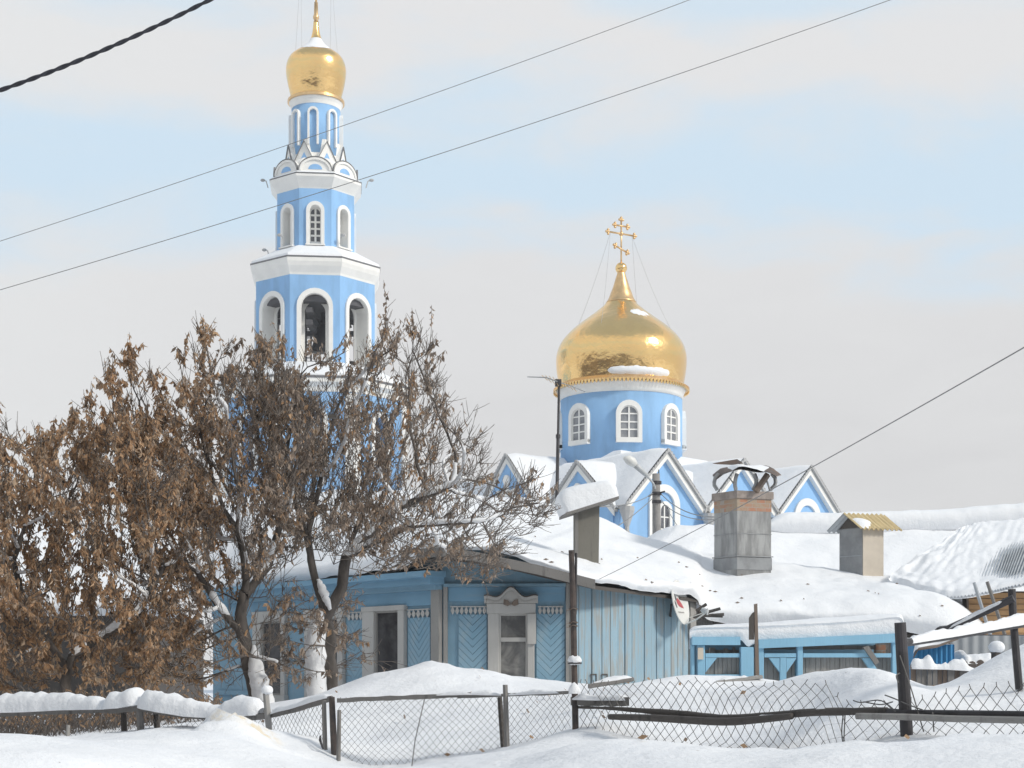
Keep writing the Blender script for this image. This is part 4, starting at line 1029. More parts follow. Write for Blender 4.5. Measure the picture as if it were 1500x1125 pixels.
# satellite dish on the house corner
def dish():
    c = P(998, 882, 28.85); nrm = Vector((.89, -.45, .20)).normalized()
    up = (Vector((0, 0, 1)) - nrm * nrm.z).normalized(); sd = up.cross(nrm); R = .42
    T = thing('satellite_dish', 'white satellite dish with a red pepper mark, on the corner of the board wall', 'satellite dish', c - Vector((0, 0, R)))
    def pt(a, b, o=0.0):                # a right, b up in dish plane, on the bowl
        r2 = (a * a + b * b); return c + sd * a + up * b + nrm * (r2 * .32 - .06 + o)
    mb = MB(); rows = []; back = []
    for i in range(9):
        r = R * i / 8 * .999 + .0005; rows.append([pt(r * .93 * math.cos(2 * PI * j / 40), r * math.sin(2 * PI * j / 40)) for j in range(41)]); back.append([p - nrm * .015 for p in rows[-1]])
    mb.grid(rows); mb.grid(back[::-1]); mb.grid([rows[-1], back[-1]]); mb.build('dish_bowl', 'dish white', T, True)
    def flat(pts, name, m, o=.006):
        mb = MB(); k = len(pts); mb.add([pt(a, b, o) for a, b in pts] + [pt(a, b, o - .004) for a, b in pts], [tuple(range(k)), tuple(range(2 * k - 1, k - 1, -1))] + [(i, i + k, (i + 1) % k + k, (i + 1) % k) for i in range(k)]); return mb.build(name, m, T)
    flat([(-.10, .04), (-.03, .09), (.06, .05), (.15, -.03), (.19, -.10), (.10, -.09), (.02, -.07), (-.06, -.03)][::-1], 'printed_pepper', 'logo red')
    flat([(-.20, .17), (-.15, .20), (-.11, .12), (-.07, .06), (-.14, .03)], 'printed_stalk', 'logo dark')
    flat([(-.22, .03), (-.14, .0), (-.12, -.09), (-.16, -.11), (-.22, -.04)], 'printed_swirl', 'logo dark', .005)
    mb = MB()
    for i in range(9):
        a = -.14 + i * .034; w = .022
        q = [pt(a, -.17, .006), pt(a + w, -.17, .006), pt(a + w, -.195, .006), pt(a, -.195, .006)]; mb.add(q + [p - nrm * .004 for p in q], [(0, 3, 2, 1), (4, 5, 6, 7), (0, 1, 5, 4), (1, 2, 6, 5), (2, 3, 7, 6), (3, 0, 4, 7)])
    mb.build('printed_lettering', 'logo grey', T)
    mb = MB(); low = pt(0, -R * .98); head = P(1036, 896, 28.3)
    mb.tube([low, low.lerp(head, .5) + Vector((0, 0, -.03)), head], .014, 6); mb.tube([pt(.3, -.28), head], .008, 5); mb.build('feed_arm', 'dish white', T)
    mb = MB(); mb.tube([head, head + (c - head).normalized() * .12], [.04, .05], 10); mb.tube([head + Vector((0, 0, .05)), head + Vector((0, 0, -.06))], .02, 6); mb.build('feed_horn', 'lamp grey', T)
    mb = MB(); w = P(985, 905, 29.42); b = c - nrm * .08
    mb.tube([b, b - nrm * .12, b - nrm * .14 + Vector((0, 0, -.2)), w], .022, 8); mb.fbox(Frame(w, (.9, .4, 0)), -.06, .06, -.1, .1, -.03, .02); mb.build('wall_bracket', 'dark pipe', T)
dish()

# tv antenna mast on the ridge
def antenna():
    Dm = 34.5; base = P(815.5, 745, Dm); top = P(819, 556, Dm)
    T = thing('tv_antenna', 'thin dark mast with a small comb antenna on top, standing on the snowy roof', 'antenna', base)
    mb = MB(); j = base.lerp(top, .56); mb.tube([base - Vector((0, 0, .5)), base, j], .038, 8); mb.tube([j, top], .027, 8); mb.lathe((j.x, j.y), [(.05, j.z - .04), (.05, j.z + .04)], 8); mb.build('mast', 'dark pipe', T)
    a = P(773, 551.5, Dm - 1.2); b = P(857, 574, Dm + 1.0); c = P(819, 560, Dm)
    mb = MB(); mb.tube([P(773, 552, Dm - .6), P(800, 553, Dm - .3), c], .014, 5); mb.tube([c, P(838, 566, Dm + .4), b], .012, 5); mb.build('boom', 'zinc sheet', T)
    for q in np.linspace(.0, .62, 9):
        p = P(798, 553, Dm - .3).lerp(P(840, 567, Dm + .5), q / .62); h = .10 + .06 * abs(math.sin(q * 7))
        mb = MB(); mb.tube([p + Vector((-.06, .12, h * .7)), p + Vector((.06, -.12, -h * .8))], .009, 4); mb.build('dipole', 'pale gold', T)
    mb = MB(); mb.fbox(Frame(c, (1, 0, 0)), -.09, .05, -.09, .06, -.03, .05); mb.build('clamp_box', 'dark pipe', T)
antenna()

# ------------------------------------------------------------------ long snowy roof behind, and the shed on the right
def longhouse():
    xs = [935, 962, 985, 1010, 1050, 1130, 1230, 1330, 1420, 1500, 1620]
    e0 = [P(x, y, d) for x, y, d in zip(xs, [850, 850, 850, 850, 852, 862, 868, 872, 875, 878, 880], [38.5] * 11)]
    e1 = [P(x, y, d) for x, y, d in zip(xs, [805, 795, 790, 788, 792, 805, 812, 812, 812, 812, 812], [40.5] * 11)]
    e2 = [P(x, y, d) for x, y, d in zip(xs, [798, 779, 771, 770, 771, 776, 778, 776, 772, 764, 758], [42.4] * 11)]
    T = thing('long_house', 'long low house behind the chimneys, its roof wholly covered in snow', 'house', P(1230, HY, 42) - Vector((0, 0, 1)))
    mb = MB(); fr = Frame(P(935, HY, 40) * 1, (1, 0, 0)); fr.o.z = 0
    mb.prism(fr, [(.5, ZC - 1.2), (12, ZC - 1.2), (12, ZC + 2.2), (.5, ZC + 2.2)], -6, 0); mb.build('wall', 'grey wood', T)
    e3 = [Vector((p.x, p.y + 1.6, p.z - .5)) for p in e2]
    mb = MB(); mb.grid(loft([e0, e1, e2, e3], 150, 44, .09, .7, 5)); mb.build('roof_snow', 'snow', T, True)
    mb = MB(); d = Vector((0, 0, -.5)); mb.grid([[p + d for p in e0], [p + d for p in e2]]); mb.build('roof', 'slate grey', T)
    # overhanging snow roll along the ridge
    xs = [1120, 1150, 1200, 1260, 1320, 1380, 1430, 1470, 1510, 1600]
    yb = [775, 774, 773, 772, 770, 767, 764, 761, 757, 752]
    rows = []
    for kk, (dy_, dz) in enumerate(((.15, -.25), (-.40, -.22), (-.60, .05), (-.55, .27), (-.25, .38), (.3, .40), (1.0, .30), (1.5, -.2))):
        rows.append([P(x, y, 42.4) + Vector((0, dy_, dz * (0.35 if i == 0 else 1))) for i, (x, y) in enumerate(zip(xs, yb))])
    mb = MB(); mb.grid(loft(rows, 120, 26, .05, .9, 2)); mb.build('ridge_snow', 'snow', T, True)
    mb = MB(); rows = [[P(x, y, 42.2) for x, y in ((1430, 762), (1450, 762.5), (1470, 761), (1492, 757))], [P(x, y, 41.9) for x, y in ((1432, 763), (1452, 767), (1472, 766), (1494, 759))]]
    mb.grid(rows); mb.grid([[p + Vector((0, .1, .02)) for p in r] for r in rows][::-1]); mb.build('overhang_shade', 'dark wood', T)  # dark strip standing in for the shadow under the overhanging snow
longhouse()
def shed():
    T = thing('plank_shed', 'shed of orange planks under a slate roof half covered in snow, at the right edge', 'shed', P(1470, 960, 31.5))
    fr = Frame(P(1417, HY, 31.0), (1, -.02, 0)); fr.o.z = 0
    V = lambda y: ZC + (HY - y) * 31 / F
    mb = MB(); y = 936; rnd = random.Random(5)
    while y > 876:
        h = 8.5; mb.fbox(fr, 0, 2.6, V(y) + .006, V(y - h) - .006, -.05, rnd.uniform(-.01, .012)); y -= h
    mb.build('plank_wall', 'orange planks', T)
    mb = MB(); mb.fbox(fr, -.02, .02, V(936), V(868), -.3, .03); mb.fbox(fr, .02, 2.6, V(936), V(866), -.3, -.06); mb.build('wall_backing', 'brown wood', T)
    def patch(xs, Y, D): return [P(x, y, d) for x, y, d in zip(xs, Y, D)]
    e = [patch([1300, 1340, 1395, 1450, 1500, 1600], [860, 866, 874, 866, 855, 838], [32.5, 31.6, 30.7, 30.5, 30.4, 30.2]),
         patch([1318, 1360, 1410, 1462, 1512, 1610], [846, 844, 840, 832, 822, 808], [33.2, 32.7, 32.4, 32.2, 32.1, 32]),
         patch([1365, 1390, 1425, 1475, 1525, 1620], [812, 808, 803, 797, 791, 780], [34.5, 34.3, 34.2, 34.1, 34, 34]),
         patch([1405, 1415, 1438, 1490, 1540, 1630], [788, 780, 770, 766, 762, 752], [35.6, 35.7, 35.8, 35.8, 35.8, 35.8])]
    g_ = loft(e, 110, 40, 0, 1, 0)
    # corrugated slate sheets below
    rows = []
    for i, r in enumerate(g_):
        rows.append([p + Vector((0, 0, -.02 + .028 * math.sin(j * 2 * PI / 2.0) + .028 * ((j % 2) * 2 - 1))) for j, p in enumerate(r)])
    mb = MB(); mb.grid(rows); RF = mb.build('slate_roof', 'slate grey', T)
    rows = []
    for i, r in enumerate(g_):
        row = []
        for j, p in enumerate(r):
            u = j / 109; v = i / 39
            bare = .86 * math.exp(-(((u - .74) / .26) ** 2 + ((v - .42) / .34) ** 2))
            th = .09 * (1 + .35 * mnoise.noise(Vector((u * 7, v * 5, 2)))) + .035 * mnoise.noise(Vector((u * 26, v * 16, 7))) + .10 * max(0, .4 - u) / .4 * (1 + mnoise.noise(Vector((u * 12, v * 9, 9)))) + .02 * mnoise.noise(Vector((u * 18, v * 14, 5)))
            if i == 0: th = -.05
            row.append(p + Vector((0, 0, th * (1 - bare) - .115 * bare + .012 * mnoise.noise(p * 5))))
        rows.append(row)
    mb = MB(); mb.grid(rows); mb.build('roof_snow', 'snow', RF, True)
shed()

# neighbouring snowy roof seen through the leaves on the left
def neighbour():
    T = thing('neighbour_house', 'low house with a snowy roof half hidden behind the leaves at the left edge', 'house', P(60, 1000, 46))
    xs = [-160, -60, 20, 80, 170, 260]
    rows = [[P(x, y, d) for x in xs] for y, d in ((905, 43), (885, 42.8), (860, 43.5), (800, 47), (768, 50), (790, 53))]
    mb = MB(); mb.grid(loft(rows, 50, 24, .12, .6, 3)); mb.build('roof_snow', 'snow', T, True)
    fr = Frame(P(-150, HY, 44), (1, 0, 0)); fr.o.z = 0
    mb = MB(); mb.fbox(fr, 0, 7.2, ZC - 1.2, ZC + 1.7, -7, 0); w = mb.build('wall', 'dark wood', T)  # wall coloured dark to read as shade behind the leaves
neighbour()

# ------------------------------------------------------------------ blue porch
def porch():
    D = 21.0; fr = Frame(P(1010, HY, D), (1, .02, 0)); fr.o.z = 0
    T = thing('porch', 'open bright blue porch with grey plank infill and snow on its flat roof', 'porch', P(1160, HY, D) + Vector((0, 1, -.3)))
    def q(mb, x0, x1, y0, y1, n0=-.05, n1=.05):
        a = fr.uv(x0, y1); b = fr.uv(x1, y0); mb.fbox(fr, a[0], b[0], a[1], b[1], n0, n1)
    def pl(mb, pts, n0, n1): mb.prism(fr, [fr.uv(*p) for p in pts], n0, n1)
    mb = MB(); pl(mb, [(1110, 950), (1314, 941), (1314, 928), (1110, 937)], -.04, .09); mb.build('fascia', 'porch blue', T)
    mb = MB(); q(mb, 1013, 1083, 933, 945, -.04, .09); mb.build('fascia', 'porch blue', T)
    for x0, x1, y0, n in ((1021, 1032, 945, .05), (1084, 1103, 948, .06), (1110, 1118, 948, .05), (1167, 1175, 944, .05), (1306, 1318, 938, .04), (1012, 1017, 945, .03)):
        mb = MB(); q(mb, x0, x1, y0, 1045, -.05, n); soften(mb.build('post', 'porch blue', T), .008, 1)
    mb = MB(); q(mb, 1033, 1083, 957, 963, -.04, .035); mb.build('rail', 'porch blue', T)
    mb = MB(); q(mb, 1119, 1166, 957, 963, -.04, .035); q(mb, 1176, 1305, 957, 963, -.04, .035); mb.build('rail', 'porch blue', T)
    mb = MB(); q(mb, 1142, 1151, 963.5, 1045, -.03, .045); pl(mb, [(1141.5, 985), (1141.5, 964), (1126, 964)], -.03, .04); pl(mb, [(1151.5, 964), (1151.5, 985), (1166, 964)], -.03, .04); mb.build('braced_post', 'porch blue', T)
    mb = MB(); pl(mb, [(1033, 985), (1050, 963.5), (1033, 963.5)][::-1], -.03, .03); mb.build('brace', 'porch blue', T)
    mb = MB(); pl(mb, [(1262, 964), (1274, 964), (1290, 990), (1280, 990)][::-1], -.03, .03); mb.build('brace', 'porch blue', T)
    mb = MB(); pl(mb, [(1262, 948), (1270, 946), (1286, 970), (1280, 974)][::-1], .05, .09); mb.build('brace', 'grey wood', T)
    rnd = random.Random(6)
    def planks(x0, x1, y0, y1):
        mb = MB(); x = x0
        while x < x1:
            w = rnd.uniform(5, 9); q(mb, x + .25, min(x + w, x1) - .25, y0, y1, -.12, -.085 + rnd.uniform(-.012, .012)); x += w
        mb.build('plank_infill', 'pale grey wood', T)
    planks(1033, 1084, 963, 988); planks(1104, 1166, 963, 1030); planks(1176, 1306, 963, 1030)
    mb = MB(); q(mb, 1033, 1083, 988, 991, -.04, .03)
    for i in range(8):
        a = fr.uv(1036 + i * 6, 991.3); mb.prism(fr, [(a[0] + .026 * math.cos(t * PI / 4), a[1] - .01 + .026 * math.sin(t * PI / 4)) for t in range(8)], -.03, .02)
    mb.build('carved_rail', 'porch blue', T)
    mb = MB(); q(mb, 1033, 1083, 1000, 1045, -.04, .02); mb.build('lower_board', 'porch blue', T)
    mb = MB(); q(mb, 1118, 1306, 945, 951, -.32, -.2); mb.build('beam', 'grey wood', T)
    mb = MB(); q(mb, 1288, 1302, 944, 985, -.3, -.16); mb.build('brick_pier', 'old brick', T)
    mb = MB(); q(mb, 1046, 1345, 930, 1045, -2.4, -2.3); mb.build('back_wall', 'cornice blue', T)
    mb = MB(); q(mb, 1046, 1102, 950, 956, -1.2, -1.1); q(mb, 1056, 1064, 947, 956, -1.1, -1.0); q(mb, 1078, 1084, 948, 956, -1.1, -1.0); q(mb, 1092, 1096, 946, 956, -1.1, -1.05); mb.build('shelf', 'pale grey wood', T)
    mb = MB(); q(mb, 1021, 1029, 949, 966, .052, .09); mb.build('meter_box', 'cream panel', T)
    a = [P(1013, 936, D + .12), P(1316, 929, D + .12)]; b = [P(1013, 930, D + 2.3), P(1316, 912, D + 2.3)]
    mb = MB(); mb.hexa([a[0], a[1], b[1], b[0]] + [p + Vector((0, 0, .05)) for p in (a[0], a[1], b[1], b[0])]); RF = mb.build('roof', 'grey wood', T)
    xs = [1010, 1022, 1060, 1083, 1096, 1110, 1160, 1220, 1280, 1316, 1324]
    r0 = [P(x, y, D + .02) for x, y in zip(xs, [934, 935, 935, 937, 948, 942, 938.5, 935, 932, 929, 922])]
    r1 = [P(x, y, D + .0) for x, y in zip(xs, [927, 922, 921, 922, 924, 922, 919, 915, 911, 908, 914])]
    r2 = [P(x, y, D + .1) for x, y in zip(xs, [924, 917.5, 916, 916, 915.5, 915, 911, 908, 905, 903, 911])]
    r3 = [P(x, y, D + 1.2) for x, y in zip(xs, [924, 917, 914.5, 914, 913.5, 913, 908, 905, 902, 900, 910])]
    r4 = [P(x, y, D + 2.4) for x, y in zip(xs, [926, 921, 917, 916, 916, 915, 911, 908, 905, 904, 914])]
    r5 = [p - Vector((0, -.1, .25)) for p in r4]
    mb = MB(); mb.grid(loft([r0, r1, r2, r3, r4, r5], 130, 34, .025, 1.6, 7)); mb.build('roof_snow', 'snow', RF, True)
porch()

# ------------------------------------------------------------------ bits in the yard on the right
def yard():
    # blue tin shed behind the pickets
    D = 16.5; T = thing('tin_shed', 'small bright blue corrugated tin shed with a bent roof sheet, behind the grey pickets', 'shed', P(1368, 1005, D))
    fr = Frame(P(1340, HY, D), (1, .03, 0)); fr.o.z = 0
    V = lambda y: ZC + (HY - y) * D / F
    rows = [[fr(.42 * j / 60, V(y), .012 * math.sin(j * 2 * PI / 7.5) ** 3) for j in range(61)] for y in (1010, 944)]
    mb = MB(); mb.grid(rows); mb.build('tin_wall', 'bright blue tin', T)
    mb = MB(); mb.fbox(fr, 0.0, .42, V(1010), V(946), -.7, -.03); mb.build('side_wall', 'bright blue tin', T)
    mb = MB(); a = [P(1338, 962, D - .25), P(1345, 950, D - .3), P(1372, 946, D - .25), P(1404, 934, D - .25)]
    b = [P(1345, 935, D + .6), P(1352, 934, D + .6), P(1378, 932, D + .6), P(1406, 927, D + .6)]
    mb.grid([a, b]); mb.grid([[p - Vector((0, 0, .02)) for p in b], [p - Vector((0, 0, .02)) for p in a]]); mb.grid([[p - Vector((0, 0, .02)) for p in a], a]); mb.build('roof_sheet', 'brown wood', T, True)
    rows = [[p + Vector((0, .05, -.01)) for p in a], [x.lerp(y, .3) + Vector((0, 0, .06)) for x, y in zip(a, b)], [x.lerp(y, .8) + Vector((0, 0, .07)) for x, y in zip(a, b)], b]
    mb = MB(); mb.grid(loft(rows[0:], 24, 12, .02, 4, 1)); mb.build('roof_snow', 'snow', T, True)
    # grey picket fence
    D = 15.0; F0 = thing('picket_fence', 'short fence of close grey-brown boards with snow on its top edge', 'fence', P(1385, 1015, D))
    rnd = random.Random(12); x = 1334
    while x < 1432:
        w = rnd.uniform(7, 10); y = 976 + rnd.uniform(-1.5, 2) + (x - 1334) * .03
        f2 = Frame(P(x, HY, D + rnd.uniform(-.02, .02)), (1, 0, 0)); f2.o.z = 0
        mb = MB(); mb.fbox(f2, .003, w * D / F - .003, ZC - .45, ZC + (HY - y) * D / F, -.02, 0); mb.build('board', 'grey wood' if rnd.random() > .3 else 'brown wood', F0); x += w
    mb = snowstrip([P(1334, 977, D + .0), P(1385, 978, D), P(1432, 981, D)], .05, .07, 2, 1.2, 9, .02); mb.build('fence_snow', 'snow', F0, True)
    # metal fence behind
    D = 23; F1 = thing('sheet_fence', 'plain grey sheet metal fence behind the blue tin shed', 'fence', P(1450, 985, D))
    f2 = Frame(P(1392, HY, D), (1, 0, 0)); f2.o.z = 0
    rows = [[f2(1.5 * j / 80, ZC + (HY - y) * D / F, .012 * math.sin(j * 2 * PI / 8)) for j in range(81)] for y in (1000, 931)]
    mb = MB(); mb.grid(rows); mb.build('sheet', 'grey metal fence', F1)
    mb = MB(); mb.tube([P(1392, 932, D + .05), P(1542, 932, D + .05)], .03, 6); mb.build('rail', 'dark pipe', F1)
    # snowy heap of logs between them
    D = 17; L = thing('log_pile', 'low pile of logs under lumpy snow, in front of the grey sheet fence', 'log pile', P(1425, 985, D))
    for i, (x, y) in enumerate(((1400, 973), (1412, 973), (1424, 974), (1436, 972), (1406, 981), (1430, 981))):
        mb = MB(); mb.tube([P(x, y, D - .2), P(x, y - 1, D + .5)], .042, 9); mb.build('log', 'brown wood', L)
    mb = snowstrip([P(1392, 970, D + .1), P(1420, 970, D + .1), P(1450, 969, D + .1)], .30, .13, 4, .9, 5, .03); mb.build('pile_snow', 'snow', L, True)
    S = thing('stump', 'stub of a post wearing a round cap of snow, beside the grey sheet fence', 'post', P(1460, 975, 16.5))
    mb = MB(); mb.tube([P(1459, 985, 16.5), P(1459, 953, 16.5)], .05, 9); mb.build('post_body', 'dark wood', S)
    mb = MB(); mb.sphere(P(1460, 948, 16.5), .085, 14, 9, (1, 1, .8), .06, 1); mb.build('post_snow', 'snow', S, True)
    # two leaning stakes before the planks
    for i, (x0, y0, x1, y1, lab) in enumerate(((1427, 853, 1443, 905, 'blue-grey leaning stake before the orange planks, the left of two'), (1446, 852, 1462, 900, 'brown-grey leaning stake before the orange planks, the right of two'))):
        D = 27; mb = MB(); d = (P(x1, y1, D) - P(x0, y0, D)); mb.tube([P(x0, y0, D), P(x1, y1, D), P(x1, y1, D) + d * .9], [.03, .032, .034], 7)
        tag(mb.build('stake', 'slate grey' if i == 0 else 'grey wood'), lab, 'stake', 'leaning stakes by the plank shed')
    # pipe frame
    D = 11.0; T = thing('pipe_frame', 'dark snow-topped pipe frame leaning across the yard at the right edge', 'pipe frame', P(1485, 960, D))
    mb = MB(); mb.tube([P(1493, 1010, D), P(1484, 905, D), P(1482, 863, D)], .027, 10); mb.build('upright', 'dark pipe', T)
    mb = MB(); mb.tube([P(1372, 928, D + .2), P(1428, 903, D + .1), P(1485, 876, D - .04)], [.022, .026, .028], 10); mb.build('slanting_pipe', 'dark pipe', T)
    mb = MB(); mb.tube([P(1400, 921, D + .15), P(1378, 926, D + .3), P(1368, 930, D + .35)], [.03, .045, .02], 8); mb.build('pipe_end', 'dark pipe', T)
    mb = MB(); mb.tube([P(1324, 942, 9.35), P(1400, 931, 10.0), P(1500, 914, 11.03), P(1560, 902, 11.4)], .024, 10); mb.build('level_pipe', 'dark pipe', T)
    mb = snowstrip([P(1390, 917, D + .16), P(1428, 899.5, D + .1), P(1480, 874, D - .03)], .026, .028, 1, .6, 6, .03); mb.build('pipe_snow', 'snow', T, True)
    mb = snowstrip([P(1330, 938, 9.4), P(1400, 927, 10), P(1500, 910, 11.03), P(1555, 899, 11.3)], .034, .06, 3, .55, 2.5, .03); mb.build('pipe_snow', 'snow', T, True)
    # tall board with a dark plate
    D = 17.5; T = thing('tall_stake', 'tall thin brown stake with a dark plate nailed to it, before the blue porch', 'stake', P(1109, 1005, D))
    f2 = Frame(P(1105, HY, D), (1, .05, 0)); f2.o.z = 0; V = lambda y: ZC + (HY - y) * D / F
    mb = MB(); mb.hexa([f2(.02, V(1015), 0), f2(.062, V(1015), 0), f2(.062, V(1015), -.03), f2(.02, V(1015), -.03), f2(0, V(885), 0), f2(.034, V(884), 0), f2(.034, V(884), -.03), f2(0, V(885), -.03)]); mb.build('stake_body', 'brown wood', T)
    mb = MB(); mb.prism(f2, [(-.055, V(937)), (.0, V(937)), (.004, V(896)), (-.02, V(898)), (-.055, V(905))], -.035, -.005); mb.build('plate', 'dark wood', T)
    # boards lying in the snow
    for i, (x0, y0, x1, y1, D, w, h, lab) in enumerate(((1049, 1003, 1118, 994, 14.1, .05, .035, 'grey board lying on the snow before the blue porch'), (862, 1009, 929, 998, 13.2, .05, .04, 'snowy grey beam lying behind the mesh at the tall rusty pole'))):
        a, b = P(x0, y0, D), P(x1, y1, D + .1); f2 = Frame(a, b - a); L_ = (b - a).length; dz = (b.z - a.z)
        mb = MB(); up = Vector((0, 0, h)); n_ = Vector((0, w * 2, 0)); mb.hexa([a, b, b + n_, a + n_, a + up, b + up * .8, b + up + n_, a + up + n_])
        T = thing('plank', lab, 'plank', a); soften(mb.build('board', 'pale grey wood' if i == 0 else 'grey wood', T), .006, 1)
        mb = snowstrip([a.lerp(b, .05) + up + n_ * .5, a.lerp(b, .95) + up + n_ * .5], w * .9, .04, i, .8, 6, .03); mb.build('plank_snow', 'snow', T, True)
yard()

# ------------------------------------------------------------------ fences
def chainlink(path, top, bot, cell, r, seed, parent, sag=.012):
    """diamond mesh of bent wires between two 3D polylines (same length lists)"""
    rnd = random.Random(seed); sag *= 1.35
    cum = [0]
    for a, b in zip(path[:-1], path[1:]): cum.append(cum[-1] + math.hypot(b[0] - a[0], b[1] - a[1]))
    Lt = cum[-1]
    def at(u):
        u = max(0, min(Lt, u)); i = 0
        while i < len(cum) - 2 and cum[i + 1] < u: i += 1
        t = (u - cum[i]) / max(1e-6, cum[i + 1] - cum[i]); lp = lambda L_: L_[i] * (1 - t) + L_[i + 1] * t
        return (path[i][0] * (1 - t) + path[i + 1][0] * t, path[i][1] * (1 - t) + path[i + 1][1] * t, lp(top), lp(bot))
    mb = MB(); k = int(Lt / cell)
    def node(i2, j):                    # i2 in half cells
        u = i2 * cell / 2; x, y, zt, zb_ = at(u)
        z = zt - j * cell / 2
        q = Vector((u * 1.3, j * .2, seed)); 
        return Vector((x + sag * mnoise.noise(q), y + 2.5 * sag * mnoise.noise(q + Vector((9, 1, 0))), z + sag * 1.5 * mnoise.noise(q + Vector((2, 7, 0))))), zb_
    for i in range(k):
        zig = []
        x, y, zt, zb_ = at(i * cell); nrow = int((zt - zb_) / (cell / 2)) + 2
        skip = 0
        for j in range(nrow):
            side = 1 if j % 2 else 0
            p, z2 = node(2 * i + side, j)
            if p.z < z2 - .05: break
            if side: p = p + Vector((0, r * 1.2, 0))
            zig.append(p)
        if len(zig) > 2: mb.tube(zig, r, 3, False)
        zag = []
        for j in range(nrow):
            side = 1 if j % 2 else 2
            p, z2 = node(2 * i + side, j)
            if p.z < z2 - .05: break
            if side == 1: p = p - Vector((0, r * 1.2, 0))
            zag.append(p)
        if len(zag) > 2: mb.tube(zag, r, 3, False)
        if rnd.random() < .8:           # twisted spike ends on top
            p, _ = node(2 * i, 0); mb.tube([p, p + Vector((rnd.uniform(-.02, .02), 0, .025))], r, 3, False)
    return mb.build('wire_mesh', 'mesh wire', parent)
def post(parent, x0, y0, x1, y1, D, r, m, sides=7, deep=.35, name='post'):
    a, b = P(x0, y0, D), P(x1, y1, D); mb = MB(); d = (b - a); mb.tube([a, a.lerp(b, .5), b, b + d.normalized() * deep], [r * .92, r, r * 1.02, r], sides); return mb.build(name, m, parent)
def beam(parent, pts, h, w, m, name='rail', wob=.006, seed=0):
    pts = [P(*p) for p in pts]; mb = MB(); rows = []
    dense = []
    for a, b in zip(pts[:-1], pts[1:]): dense += [a.lerp(b, i / 8) for i in range(8)]
    dense.append(pts[-1])
    for i, p in enumerate(dense):
        k = 1 + .25 * mnoise.noise(Vector((i * .5, seed, 1)))
        off = Vector((0, 0, wob * mnoise.noise(Vector((i * .35, seed * 3, 4)))))
        rows.append([p + off + Vector(q) for q in ((0, -w, -h * k), (0, w, -h * k), (0, w, h * k), (0, -w, h * k), (0, -w, -h * k))])
    mb.grid(rows); k = len(rows) * 5
    mb.add(rows[0][:4], [(0, 1, 2, 3)]); mb.add(rows[-1][:4], [(3, 2, 1, 0)])
    return mb.build(name, m, parent)
